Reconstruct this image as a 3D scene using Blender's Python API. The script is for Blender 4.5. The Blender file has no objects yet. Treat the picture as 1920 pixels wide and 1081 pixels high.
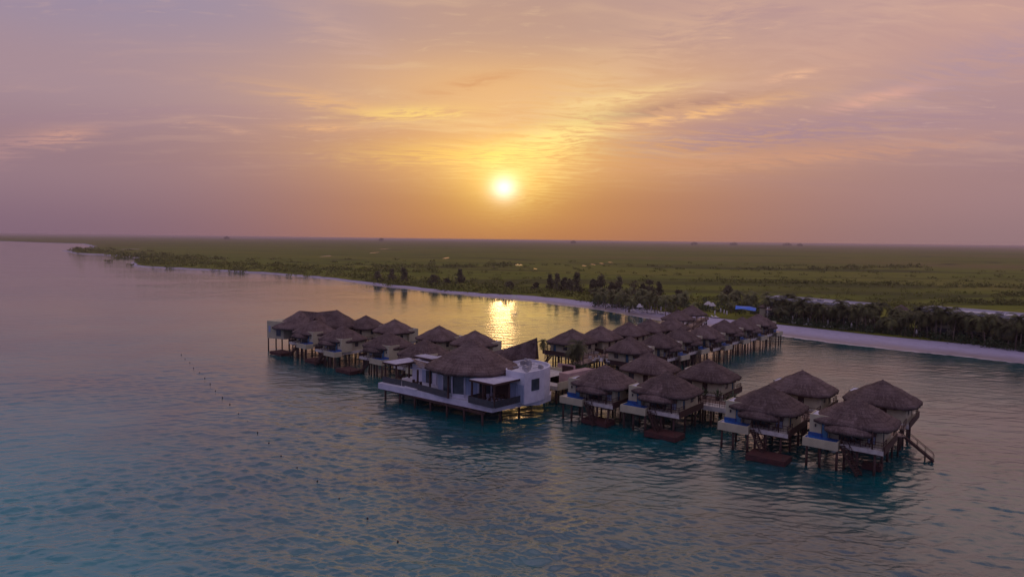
import bpy, bmesh, math, random
import numpy as np
from mathutils import Vector, Matrix
from mathutils.geometry import tessellate_polygon, delaunay_2d_cdt

rad = math.radians
scene = bpy.context.scene
# ------------------------------------------------------------------ camera
CAM_H = 28.0
FPX = 1280.0                     # focal length in photo pixels (24 mm on a 36 mm wide frame)
PITCH, ROLL = rad(4.07), rad(0.69)
cam_data = bpy.data.cameras.new("camera")
cam = bpy.data.objects.new("camera", cam_data)
scene.collection.objects.link(cam)
cam_data.sensor_width = 36.0
cam_data.lens = 24.0
cam_data.clip_start = 0.5
cam_data.clip_end = 120000.0
cam.matrix_world = Matrix.Translation((0, 0, CAM_H)) @ Matrix.Rotation(math.pi / 2 - PITCH, 4, 'X') @ Matrix.Rotation(ROLL, 4, 'Z')
scene.camera = cam
scene.view_settings.view_transform = 'Standard'
scene.view_settings.look = 'None'
scene.view_settings.exposure = 0.0
scene.view_settings.gamma = 1.0
scene.cycles.max_bounces = 6
scene.cycles.volume_bounces = 0
scene.cycles.use_denoising = True
scene.cycles.sample_clamp_indirect = 4.0
scene.cycles.caustics_reflective = False
scene.cycles.caustics_refractive = False

def ray(x, y):
    c = Vector(((x - 960) / FPX, -(y - 540.5) / FPX, -1.0))
    return cam.matrix_world.to_3x3() @ c

def at(x, y, z=0.0):
    """survey helper: the world point at height z that the survey photo shows at (x, y)"""
    d = ray(x, y)
    t = (z - CAM_H) / d.z
    return Vector((d.x * t, d.y * t, z))

# ------------------------------------------------------------------ node helper
class NT:
    def __init__(s, nt): s.nt = nt
    def new(s, typ, **kw):
        n = s.nt.nodes.new(typ)
        for k, v in kw.items(): setattr(n, k, v)
        return n
    def lk(s, a, b): s.nt.links.new(a, b)
    def put(s, sock, v):
        if isinstance(v, bpy.types.NodeSocket): s.lk(v, sock)
        elif v is not None: sock.default_value = v
    def m(s, op, a, b=None, c=None, clamp=False):
        n = s.new('ShaderNodeMath', operation=op); n.use_clamp = clamp
        s.put(n.inputs[0], a)
        if b is not None: s.put(n.inputs[1], b)
        if c is not None: s.put(n.inputs[2], c)
        return n.outputs[0]
    def mr(s, v, a, b, c=0.0, d=1.0, typ='SMOOTHSTEP'):
        n = s.new('ShaderNodeMapRange', interpolation_type=typ)
        s.put(n.inputs[0], v)
        for i, k in enumerate((a, b, c, d)): s.put(n.inputs[i + 1], k)
        return n.outputs[0]
    def mix(s, f, a, b, blend='MIX'):
        n = s.new('ShaderNodeMix', data_type='RGBA', blend_type=blend)
        s.put(n.inputs[0], f); s.put(n.inputs[6], a); s.put(n.inputs[7], b)
        return n.outputs[2]
    def noise(s, vec, scale, detail=4, rough=0.5, lac=2.0, dist=0.0):
        n = s.new('ShaderNodeTexNoise')
        if vec is not None: s.lk(vec, n.inputs['Vector'])
        n.inputs['Scale'].default_value = scale; n.inputs['Detail'].default_value = detail
        n.inputs['Roughness'].default_value = rough; n.inputs['Lacunarity'].default_value = lac
        n.inputs['Distortion'].default_value = dist
        return n.outputs[0]
    def mapping(s, vec, loc=(0, 0, 0), rot=(0, 0, 0), sc=(1, 1, 1)):
        n = s.new('ShaderNodeMapping')
        s.lk(vec, n.inputs[0]); n.inputs[1].default_value = loc; n.inputs[2].default_value = rot; n.inputs[3].default_value = sc
        return n.outputs[0]
    def ramp(s, f, stops, interp='LINEAR'):
        n = s.new('ShaderNodeValToRGB'); s.put(n.inputs[0], f)
        r = n.color_ramp; r.interpolation = interp
        while len(r.elements) > 1: r.elements.remove(r.elements[-1])
        r.elements[0].position = stops[0][0]; r.elements[0].color = stops[0][1]
        for p, c in stops[1:]:
            e = r.elements.new(p); e.color = c
        return n.outputs[0]
    def comb(s, x, y, z):
        n = s.new('ShaderNodeCombineXYZ')
        for i, k in enumerate((x, y, z)): s.put(n.inputs[i], k)
        return n.outputs[0]

def srgb(r, g, b):
    f = lambda c: (c / 255.0) / 12.92 if c <= 10.3 else ((c / 255.0 + 0.055) / 1.055) ** 2.4
    return (f(r), f(g), f(b), 1.0)

# ------------------------------------------------------------------ sky and sun
SUN_DIR = ray(945, 352).normalized()
SUN_EL = math.asin(SUN_DIR.z); SUN_AZ = math.atan2(SUN_DIR.x, SUN_DIR.y)

world = bpy.data.worlds.new("World"); scene.world = world
world.use_nodes = True
w = NT(world.node_tree); world.node_tree.nodes.clear()
tc = w.new('ShaderNodeTexCoord').outputs['Generated']
nrm = w.new('ShaderNodeVectorMath', operation='NORMALIZE'); w.lk(tc, nrm.inputs[0]); D = nrm.outputs[0]
sep = w.new('ShaderNodeSeparateXYZ'); w.lk(D, sep.inputs[0])
dx, dy, dz = sep.outputs
el = w.m('MULTIPLY', w.m('ARCSINE', dz), 180 / math.pi)              # degrees
az = w.m('SUBTRACT', w.m('MULTIPLY', w.m('ARCTAN2', dx, dy), 180 / math.pi), math.degrees(SUN_AZ))
dot = w.new('ShaderNodeVectorMath', operation='DOT_PRODUCT'); w.lk(D, dot.inputs[0]); dot.inputs[1].default_value = SUN_DIR
ang = w.m('MULTIPLY', w.m('ARCCOSINE', w.m('MINIMUM', dot.outputs['Value'], 0.9999999)), 180 / math.pi)
eln = w.m('DIVIDE', el, 90.0, clamp=True)
def ev(stops): return w.ramp(eln, [(e / 90.0, srgb(*c)) for e, c in stops], 'EASE')
# sky colours away from the sun to the left, to the right, under and above the sun
left_c = ev([(0, (130, 104, 120)), (5, (150, 122, 132)), (11, (166, 140, 150)), (18, (152, 141, 166)), (25, (138, 132, 170)), (36, (176, 158, 180)), (50, (100, 104, 142)), (66, (158, 148, 174)), (90, (196, 182, 198))])  # unseen upper stops added: dark band for wave contrast, bright zenith for fill
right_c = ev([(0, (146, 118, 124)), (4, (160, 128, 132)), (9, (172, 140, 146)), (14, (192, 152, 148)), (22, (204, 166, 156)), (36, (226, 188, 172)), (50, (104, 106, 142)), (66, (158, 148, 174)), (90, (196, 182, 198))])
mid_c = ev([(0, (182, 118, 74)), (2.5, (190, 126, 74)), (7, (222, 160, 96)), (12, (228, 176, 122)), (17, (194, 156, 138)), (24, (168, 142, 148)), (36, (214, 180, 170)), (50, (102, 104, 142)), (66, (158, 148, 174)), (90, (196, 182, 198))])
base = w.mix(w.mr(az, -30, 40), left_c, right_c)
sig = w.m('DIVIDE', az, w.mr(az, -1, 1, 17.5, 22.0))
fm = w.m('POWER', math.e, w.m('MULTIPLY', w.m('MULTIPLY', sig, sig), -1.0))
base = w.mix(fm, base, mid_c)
back_c = ev([(0, (116, 108, 160)), (10, (130, 122, 178)), (30, (156, 148, 200)), (60, (186, 172, 202)), (90, (196, 182, 198))])  # unseen sky behind the camera, brightened as added fill light
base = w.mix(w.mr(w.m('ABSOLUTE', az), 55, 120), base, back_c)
# high thin cloud, seen as a layer overhead: streaks converge towards the horizon
inv = w.m('DIVIDE', 1.0, w.m('ADD', w.m('MAXIMUM', dz, 0.0), 0.10))
px_, py_ = w.m('MULTIPLY', dx, inv), w.m('MULTIPLY', dy, inv)
P = w.comb(px_, py_, 0.0)
warp = w.noise(P, 1.3, 3)
Pw = w.comb(w.m('ADD', px_, w.m('MULTIPLY', warp, 0.9)), w.m('ADD', py_, w.m('MULTIPLY', warp, 0.5)), 0.0)
streak = w.noise(w.mapping(Pw, rot=(0, 0, rad(-28)), sc=(0.55, 2.2, 1)), 1.6, 7, 0.58)
fine = w.noise(w.mapping(Pw, rot=(0, 0, rad(-15)), sc=(1.0, 2.6, 1)), 5.5, 7, 0.62)
veil = w.noise(w.mapping(P, loc=(3.1, 1.7, 0), rot=(0, 0, rad(-35)), sc=(0.45, 1.4, 1)), 0.9, 4, 0.5)
band = w.mr(el, 3.0, 9.0)
bright = w.m('MULTIPLY', w.mr(streak, 0.50, 0.72), band)
wisps = w.m('MULTIPLY', w.m('MULTIPLY', w.mr(fine, 0.56, 0.70), w.mr(veil, 0.40, 0.60)), band)
dark = w.m('MULTIPLY', w.mr(veil, 0.53, 0.68), w.m('MULTIPLY', band, w.mr(az, -12, 12, 0.45, 1.0)))
near = w.m('POWER', math.e, w.m('MULTIPLY', w.m('MULTIPLY', ang, ang), -1 / (13.0 ** 2)))
cl_col = w.mix(near, srgb(214, 170, 150), srgb(255, 224, 152))
lim = w.m('SUBTRACT', 1.0, w.m('MULTIPLY', w.mr(az, -8, -34), 0.6))
col = w.mix(w.m('MULTIPLY', w.m('MULTIPLY', bright, 0.42), lim), base, cl_col)
col = w.mix(w.m('MULTIPLY', w.m('MULTIPLY', wisps, 0.30), lim), col, w.mix(near, srgb(236, 190, 158), srgb(255, 232, 160)))
col = w.mix(w.m('MULTIPLY', dark, 0.42), col, w.mix(near, srgb(160, 128, 146), srgb(222, 160, 104)))
# a few named wisps: the long broken band right of the sun, and the lone one far left
def wisp(a0, e0, tilt, la, le, colr, amt, colin):
    da = w.m('SUBTRACT', az, a0); de = w.m('SUBTRACT', el, e0)
    c, s_ = math.cos(rad(tilt)), math.sin(rad(tilt))
    p = w.m('ADD', w.m('MULTIPLY', da, c), w.m('MULTIPLY', de, s_))
    q = w.m('SUBTRACT', w.m('MULTIPLY', de, c), w.m('MULTIPLY', da, s_))
    q = w.m('ADD', q, w.m('MULTIPLY', w.m('SUBTRACT', fine, 0.5), 3.2 * le))
    g = w.m('ADD', w.m('POWER', w.m('ABSOLUTE', w.m('DIVIDE', p, la)), 2.0), w.m('POWER', w.m('ABSOLUTE', w.m('DIVIDE', q, le)), 2.0))
    g = w.m('POWER', math.e, w.m('MULTIPLY', g, -1.0))
    g = w.m('MULTIPLY', g, w.mr(fine, 0.36, 0.58, 0.15, 1.0))
    return w.mix(w.m('MULTIPLY', g, amt), colin, colr)
col = wisp(13.5, 10.6, 6, 7.5, 0.55, srgb(160, 116, 112), 0.8, col)
col = wisp(14.0, 10.0, 8, 8.0, 0.45, srgb(246, 190, 130), 0.9, col)
col = wisp(9.5, 11.6, 9, 5.0, 0.45, srgb(255, 220, 150), 0.7, col)
col = wisp(4.5, 8.6, 46, 6.0, 2.6, srgb(255, 226, 140), 0.45, col)
col = wisp(12.0, 15.5, 26, 14.0, 2.6, srgb(224, 180, 150), 0.40, col)
col = wisp(30.0, 17.5, 20, 12.0, 2.2, srgb(212, 172, 154), 0.40, col)
col = wisp(28.5, 10.6, 10, 3.0, 0.45, srgb(240, 178, 148), 0.8, col)
col = wisp(22.5, 12.6, 8, 1.6, 0.3, srgb(244, 190, 152), 0.8, col)
col = wisp(20.0, 8.4, 3, 12.0, 1.0, srgb(158, 130, 150), 0.65, col)
col = wisp(22.0, 6.6, 3, 12.0, 0.7, srgb(214, 156, 122), 0.55, col)
col = wisp(36.0, 13.0, 14, 9.0, 1.6, srgb(170, 144, 160), 0.55, col)
col = wisp(-32.5, 6.8, 14, 2.3, 0.55, srgb(206, 156, 140), 0.85, col)
col = wisp(-35.5, 6.0, 20, 2.5, 0.9, srgb(180, 140, 140), 0.6, col)
col = wisp(-22.0, 8.2, -8, 2.6, 0.3, srgb(206, 160, 140), 0.6, col)
col = wisp(-14.5, 8.7, 2, 3.0, 0.3, srgb(232, 176, 128), 0.7, col)
col = wisp(-13.5, 10.6, -9, 6.0, 0.7, srgb(236, 182, 126), 0.6, col)
col = wisp(-13.0, 15.8, -22, 4.0, 1.2, srgb(206, 168, 152), 0.6, col)
col = wisp(-3.0, 12.6, 14, 4.0, 0.45, srgb(205, 140, 96), 0.55, col)
col = wisp(-7.5, 10.2, 3, 4.5, 0.55, srgb(255, 216, 120), 0.7, col)
col = wisp(3.0, 8.2, 18, 5.5, 1.1, srgb(255, 232, 140), 0.65, col)
col = wisp(-2.0, 7.2, 2, 9.0, 0.9, srgb(255, 206, 96), 0.6, col)
# glow round the sun and the burnt-out disc
def gl(sx, sy, dy0=0.0):
    a = w.m('DIVIDE', az, sx); e = w.m('DIVIDE', w.m('SUBTRACT', el, math.degrees(SUN_EL) + dy0), sy)
    r = w.m('SQRT', w.m('ADD', w.m('MULTIPLY', a, a), w.m('MULTIPLY', e, e)))
    return w.m('POWER', math.e, w.m('MULTIPLY', w.m('POWER', r, 1.6), -1.0))
def addc(colin, f, c):
    return w.mix(f, colin, w.mix(1.0, colin, c, 'ADD'))
col = addc(col, gl(10.0, 5.5, 3.0), (0.16, 0.12, 0.05, 1))
col = addc(col, gl(4.4, 2.6, 0.7), (0.34, 0.25, 0.01, 1))
col = addc(col, gl(1.8, 1.4, 0.3), (0.24, 0.21, 0.06, 1))
col = addc(col, gl(0.92, 0.82), (0.70, 0.75, 0.90, 1))
# below the horizon the sky lights nothing much: keep the horizon colour
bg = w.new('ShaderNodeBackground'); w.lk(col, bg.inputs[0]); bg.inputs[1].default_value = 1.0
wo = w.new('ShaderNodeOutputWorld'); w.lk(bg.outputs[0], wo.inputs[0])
world.cycles.sampling_method = 'MANUAL'; world.cycles.sample_map_resolution = 1024

sun_data = bpy.data.lights.new("sun", 'SUN'); sun = bpy.data.objects.new("sun", sun_data)
scene.collection.objects.link(sun)
sun_data.energy = 0.015; sun_data.angle = rad(2.0); sun_data.color = (1.0, 0.56, 0.22)
sun.rotation_euler = SUN_DIR.to_track_quat('Z', 'Y').to_euler()
sun.location = (0, 0, 200)

# ------------------------------------------------------------------ object helpers
C = scene.collection
def link(name, mesh, parent=None, loc=(0, 0, 0)):
    o = bpy.data.objects.new(name, mesh); C.objects.link(o); o.location = loc
    if parent is not None: o.parent = parent
    return o
def tag(o, label=None, cat=None, group=None, kind=None):
    if label: o['label'] = label
    if cat: o['category'] = cat
    if group: o['group'] = group
    if kind: o['kind'] = kind
    return o
def thing(name, label, cat, loc=(0, 0, 0), rz=0.0, group=None):
    o = bpy.data.objects.new(name, None); C.objects.link(o)
    o.empty_display_size = 0.5
    o.location = loc; o.rotation_euler = (0, 0, rz)
    return tag(o, label, cat, group)
def dup(root, loc, rz, label, group=None, scale=None):
    r = root.copy(); C.objects.link(r); r.location = loc; r.rotation_euler = (0, 0, rz)
    r['label'] = label
    if group: r['group'] = group
    if scale: r.scale = scale
    for ch in list(root.children):
        c = ch.copy(); C.objects.link(c); c.parent = r
        for g in list(ch.children):
            d = g.copy(); C.objects.link(d); d.parent = c
    return r

class MB:
    """collects shapes and links them as one mesh object"""
    def __init__(s, flip=False): s.v = []; s.f = []; s.sm = []; s.flip = flip
    def add(s, vs, fs, smooth=False):
        n = len(s.v)
        if s.flip: vs = [(-x, y, z) for x, y, z in vs]; fs = [tuple(reversed(f)) for f in fs]
        s.v += [tuple(p) for p in vs]; s.f += [tuple(i + n for i in f) for f in fs]; s.sm += [smooth] * len(fs)
    def box(s, x0, x1, y0, y1, z0, z1):
        vs = [(x0, y0, z0), (x1, y0, z0), (x1, y1, z0), (x0, y1, z0), (x0, y0, z1), (x1, y0, z1), (x1, y1, z1), (x0, y1, z1)]
        s.add(vs, [(0, 3, 2, 1), (4, 5, 6, 7), (0, 1, 5, 4), (1, 2, 6, 5), (2, 3, 7, 6), (3, 0, 4, 7)]); return s
    def bar(s, a, b, r, n=6, r2=None, cap=True):
        a = Vector(a); b = Vector(b); d = (b - a).normalized()
        u = d.orthogonal().normalized(); v = d.cross(u); r2 = r if r2 is None else r2
        vs = []
        for p, q in ((a, r), (b, r2)):
            for i in range(n):
                t = 2 * math.pi * i / n; vs.append(tuple(p + (u * math.cos(t) + v * math.sin(t)) * q))
        fs = [(i, (i + 1) % n, n + (i + 1) % n, n + i) for i in range(n)]
        if cap: fs += [tuple(range(n - 1, -1, -1)), tuple(range(n, 2 * n))]
        s.add(vs, fs, n > 5); return s
    def beam(s, a, b, w_, h):
        """rectangular bar from a to b, top face horizontal across"""
        a = Vector(a); b = Vector(b); d = (b - a).normalized(); r = d.cross(Vector((0, 0, 1)))
        if r.length < 1e-4: r = Vector((1, 0, 0))
        r.normalize(); u = r.cross(d)
        vs = []
        for p in (a, b):
            for i, j in ((-1, -1), (1, -1), (1, 1), (-1, 1)): vs.append(tuple(p + r * (i * w_ / 2) + u * (j * h / 2)))
        s.add(vs, [(0, 1, 2, 3), (7, 6, 5, 4), (0, 4, 5, 1), (1, 5, 6, 2), (2, 6, 7, 3), (3, 7, 4, 0)]); return s
    def prism(s, pts, z0, z1):
        n = len(pts)
        ar = sum(pts[i][0] * pts[(i + 1) % n][1] - pts[(i + 1) % n][0] * pts[i][1] for i in range(n))
        if ar < 0: pts = pts[::-1]
        vs = [(p[0], p[1], z0) for p in pts] + [(p[0], p[1], z1) for p in pts]
        fs = [tuple(range(n - 1, -1, -1)), tuple(range(n, 2 * n))] + [(i, (i + 1) % n, n + (i + 1) % n, n + i) for i in range(n)]
        s.add(vs, fs); return s
    def rings(s, rings, smooth=True, cap0=False, cap1=False, closed=True):
        n = len(rings[0]); vs = [p for r in rings for p in r]; fs = []
        for k in range(len(rings) - 1):
            for i in range(n if closed else n - 1):
                j = (i + 1) % n; fs.append((k * n + i, k * n + j, (k + 1) * n + j, (k + 1) * n + i))
        if cap0: fs.append(tuple(range(n - 1, -1, -1)))
        if cap1: fs.append(tuple(range((len(rings) - 1) * n, len(rings) * n)))
        s.add(vs, fs, smooth); return s
    def mesh(s, name, mat):
        me = bpy.data.meshes.new(name); me.from_pydata(s.v, [], s.f)
        me.polygons.foreach_set('use_smooth', s.sm); me.materials.append(mat); me.update(); return me
    def build(s, name, mat, parent=None, loc=(0, 0, 0)):
        return link(name, s.mesh(name, mat), parent, loc)

def np_mesh(name, verts, faces, mat, smooth=False):
    """verts (N,3) and faces (M,3|4) arrays to a mesh, fast"""
    me = bpy.data.meshes.new(name); k = faces.shape[1]
    me.vertices.add(len(verts)); me.vertices.foreach_set('co', np.asarray(verts, np.float32).ravel())
    me.loops.add(faces.size); me.loops.foreach_set('vertex_index', faces.astype(np.int32).ravel())
    me.polygons.add(len(faces)); me.polygons.foreach_set('loop_start', np.arange(0, faces.size, k, dtype=np.int32))
    me.polygons.foreach_set('loop_total', np.full(len(faces), k, np.int32))
    me.polygons.foreach_set('use_smooth', np.full(len(faces), smooth))
    me.materials.append(mat); me.update(calc_edges=True); me.validate(); return me

# ------------------------------------------------------------------ materials
def mat(name, col, rough=0.7, metal=0.0, col2=None, nscale=2.0, bump=0.0, bscale=8.0, spec=0.5, ior=1.45, var=0.0, stretch=(1, 1, 1)):
    m = bpy.data.materials.new(name); m.use_nodes = True
    n = NT(m.node_tree); b = m.node_tree.nodes['Principled BSDF']
    b.inputs['Roughness'].default_value = rough; b.inputs['Metallic'].default_value = metal
    b.inputs['IOR'].default_value = ior; b.inputs['Specular IOR Level'].default_value = spec
    tcn = n.new('ShaderNodeTexCoord').outputs['Object']
    v = n.mapping(tcn, sc=stretch)
    c1 = (*col, 1.0)
    c2 = (*(col2 if col2 else tuple(x * 0.72 for x in col)), 1.0)
    f = n.mr(n.noise(v, nscale, 6, 0.6), 0.33, 0.68)
    c = n.mix(f, c1, c2)
    if var:
        oi = n.new('ShaderNodeObjectInfo').outputs['Random']
        hs = n.new('ShaderNodeHueSaturation'); n.lk(c, hs.inputs['Color'])
        n.lk(n.mr(oi, 0, 1, 1 - var, 1 + var, 'LINEAR'), hs.inputs['Value']); c = hs.outputs[0]
    n.lk(c, b.inputs['Base Color'])
    if bump:
        bn = n.new('ShaderNodeBump'); bn.inputs['Strength'].default_value = 1.0; bn.inputs['Distance'].default_value = bump
        n.lk(n.noise(v, bscale, 5, 0.6), bn.inputs['Height']); n.lk(bn.outputs[0], b.inputs['Normal'])
    return m

M = {}
M['cream'] = mat('cream_render', (0.50, 0.45, 0.28), 0.85, col2=(0.42, 0.38, 0.24), nscale=0.9, bump=0.01)
M['white'] = mat('white_render', (0.62, 0.61, 0.64), 0.8, col2=(0.50, 0.49, 0.53), nscale=0.7, bump=0.008)
M['slab'] = mat('pale_slab', (0.58, 0.54, 0.46), 0.8, col2=(0.44, 0.40, 0.34), nscale=1.2, bump=0.01)
M['wood'] = mat('dark_wood', (0.062, 0.026, 0.018), 0.7, col2=(0.035, 0.016, 0.012), nscale=3.0, bump=0.01, stretch=(1, 1, 6))
M['redwood'] = mat('red_stained_wood', (0.075, 0.022, 0.018), 0.7, col2=(0.04, 0.014, 0.012), nscale=2.0, bump=0.01)
M['lightwood'] = mat('weathered_wood', (0.34, 0.24, 0.17), 0.8, col2=(0.22, 0.15, 0.11), nscale=2.5, bump=0.01)
M['pink'] = mat('pink_render', (0.50, 0.34, 0.30), 0.85, nscale=0.9)
M['glass'] = mat('dark_glass', (0.03, 0.045, 0.05), 0.08, col2=(0.05, 0.07, 0.08), nscale=0.8, spec=0.8)
M['blueglass'] = mat('blue_glass', (0.03, 0.11, 0.17), 0.1, col2=(0.06, 0.18, 0.26), nscale=0.9, spec=0.8)
M['curtain'] = mat('curtained_glass', (0.36, 0.42, 0.52), 0.3, col2=(0.22, 0.27, 0.36), nscale=1.5, stretch=(8, 8, 0.3))
M['pool'] = mat('pool_water', (0.02, 0.11, 0.34), 0.06, col2=(0.015, 0.07, 0.26), nscale=0.8, bump=0.01, bscale=3, ior=1.33)
M['poolwall'] = mat('blue_pool_tile', (0.02, 0.09, 0.28), 0.35, nscale=4)
M['metal'] = mat('grey_metal', (0.45, 0.45, 0.47), 0.4, 0.6, nscale=3)
M['dark'] = mat('dark_fittings', (0.03, 0.028, 0.03), 0.6)
M['canvas'] = mat('pale_canvas', (0.66, 0.62, 0.56), 0.9, nscale=3)
M['blue'] = mat('blue_tarpaulin', (0.02, 0.20, 0.75), 0.4, col2=(0.02, 0.13, 0.6), nscale=0.6, bump=0.05, bscale=1.5)
M['concrete'] = mat('pale_roof_concrete', (0.56, 0.54, 0.54), 0.9, col2=(0.44, 0.42, 0.42), nscale=0.15)
M['soil'] = mat('dark_soil', (0.05, 0.035, 0.025), 0.9)
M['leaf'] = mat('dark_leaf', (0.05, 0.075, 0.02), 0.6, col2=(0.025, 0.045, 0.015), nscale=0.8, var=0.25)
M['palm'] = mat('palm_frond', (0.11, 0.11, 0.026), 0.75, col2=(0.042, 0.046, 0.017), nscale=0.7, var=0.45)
M['palmlight'] = mat('pale_palm_frond', (0.15, 0.145, 0.035), 0.6, col2=(0.07, 0.08, 0.025), nscale=0.7, var=0.3)  # paler, yellower frond colour for the loose grove
M['bark'] = mat('palm_bark', (0.20, 0.15, 0.11), 0.9, nscale=3, bump=0.02)
M['casuarina'] = mat('casuarina_needles', (0.15, 0.125, 0.055), 0.8, col2=(0.095, 0.082, 0.04), nscale=0.4, var=0.25)
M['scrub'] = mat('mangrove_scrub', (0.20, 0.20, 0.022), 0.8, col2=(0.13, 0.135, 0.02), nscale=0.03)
M['buoy'] = mat('dark_buoy', (0.06, 0.02, 0.02), 0.5)

def thatch_mat():
    m = bpy.data.materials.new('palm_thatch'); m.use_nodes = True
    n = NT(m.node_tree); b = m.node_tree.nodes['Principled BSDF']
    b.inputs['Roughness'].default_value = 0.95; b.inputs['Specular IOR Level'].default_value = 0.15
    tcn = n.new('ShaderNodeTexCoord').outputs['Object']
    big = n.noise(tcn, 0.55, 5, 0.6)
    fib = n.noise(n.mapping(tcn, sc=(1, 1, 0.35)), 9.0, 5, 0.7)
    course = n.new('ShaderNodeTexWave', wave_type='BANDS', bands_direction='Z', wave_profile='SAW')
    n.lk(tcn, course.inputs[0]); course.inputs['Scale'].default_value = 0.9; course.inputs['Distortion'].default_value = 1.6
    course.inputs['Detail'].default_value = 3; course.inputs['Detail Scale'].default_value = 2.0
    sx = n.new('ShaderNodeSeparateXYZ'); n.lk(tcn, sx.inputs[0])
    an = n.m('ARCTAN2', sx.outputs[1], sx.outputs[0])
    strk = n.noise(n.comb(n.m('MULTIPLY', an, 9.0), n.m('MULTIPLY', sx.outputs[2], 0.9), 0.0), 1.6, 6, 0.7)
    c = n.mix(n.mr(big, 0.35, 0.68), (0.120, 0.082, 0.072, 1), (0.235, 0.172, 0.15, 1))
    c = n.mix(n.m('MULTIPLY', n.mr(strk, 0.42, 0.72), 0.8), c, (0.27, 0.205, 0.18, 1))
    c = n.mix(n.m('MULTIPLY', n.mr(course.outputs['Fac'], 0.0, 0.25, 1.0, 0.0), 0.6), c, (0.06, 0.042, 0.038, 1))
    c = n.mix(n.mr(fib, 0.35, 0.65), c, n.mix(1.0, c, (0.55, 0.52, 0.5, 1), 'MULTIPLY'))
    oi = n.new('ShaderNodeObjectInfo').outputs['Random']
    hs = n.new('ShaderNodeHueSaturation'); n.lk(c, hs.inputs['Color']); n.lk(n.mr(oi, 0, 1, 0.82, 1.15, 'LINEAR'), hs.inputs['Value'])
    n.lk(hs.outputs[0], b.inputs['Base Color'])
    h = n.m('ADD', n.m('MULTIPLY', course.outputs['Fac'], 0.6), n.m('ADD', n.m('MULTIPLY', fib, 0.8), n.m('MULTIPLY', strk, 0.8)))
    bn = n.new('ShaderNodeBump'); bn.inputs['Distance'].default_value = 0.14; n.lk(h, bn.inputs['Height']); n.lk(bn.outputs[0], b.inputs['Normal'])
    return m
M['thatch'] = thatch_mat()

# ------------------------------------------------------------------ water
def water_mat():
    m = bpy.data.materials.new('sea_water'); m.use_nodes = True
    n = NT(m.node_tree); b = m.node_tree.nodes['Principled BSDF']
    geo = n.new('ShaderNodeNewGeometry').outputs['Position']
    # shallow turquoise sand bottom, darker weed beds
    sp = n.new('ShaderNodeSeparateXYZ'); n.lk(geo, sp.inputs[0])
    big = n.noise(n.mapping(geo, rot=(0, 0, rad(20)), sc=(1, 0.6, 1)), 0.03, 4, 0.6)
    # the sand bank lies nearest the viewer, deepest to the left; deeper water beyond it
    dist = n.m('ADD', n.m('ADD', sp.outputs[1], n.m('MULTIPLY', sp.outputs[0], 0.75)), n.m('MULTIPLY', n.m('SUBTRACT', big, 0.5), 60.0))
    bank = n.mr(dist, 16.0, 72.0, 1.0, 0.0)
    mid_ = n.mr(n.noise(geo, 0.05, 4, 0.6), 0.38, 0.66)
    c = n.mix(mid_, (0.002, 0.088, 0.090, 1), (0.003, 0.050, 0.060, 1))
    c = n.mix(bank, c, (0.001, 0.235, 0.235, 1))
    n.lk(c, b.inputs['Base Color'])
    b.inputs['Roughness'].default_value = 0.03
    b.inputs['IOR'].default_value = 2.1
    # waves: two crossing wind-wave trains plus ripples, real heights in metres
    def wv(rot, sx, sy, sc, det, rg=0.5):
        return n.noise(n.mapping(geo, rot=(0, 0, rad(rot)), sc=(sx, sy, 1)), sc, det, rg, 2.1)
    h1 = wv(-12, 0.5, 1.0, 0.22, 2, 0.45)
    h2 = wv(24, 0.55, 1.0, 0.55, 3)
    h3 = wv(-25, 0.6, 1.0, 1.9, 4, 0.55)
    h4 = wv(10, 0.7, 1.0, 5.2, 3, 0.6)
    farw = n.mr(sp.outputs[1], 230, 320)
    h = n.m('ADD', n.m('MULTIPLY', farw, n.m('ADD', n.m('MULTIPLY', h1, 0.62), n.m('MULTIPLY', h2, 0.30))), n.m('ADD', n.m('MULTIPLY', h3, 0.035), n.m('MULTIPLY', h4, 0.035)))
    gust = n.mr(n.noise(n.mapping(geo, rot=(0, 0, rad(-15)), sc=(0.5, 1, 1)), 0.02, 3), 0.38, 0.62, 0.55, 1.3)
    calm = n.mr(sp.outputs[1], 70, 260, 1.0, 0.30)          # sheltered water off the beach is calmer
    bn = n.new('ShaderNodeBump'); bn.inputs['Strength'].default_value = 1.0
    bn.inputs['Distance'].default_value = 1.0
    n.lk(n.m('MULTIPLY', h, n.m('MULTIPLY', gust, calm)), bn.inputs['Height']); n.lk(bn.outputs[0], b.inputs['Normal'])
    return m
M['water'] = water_mat()
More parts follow.
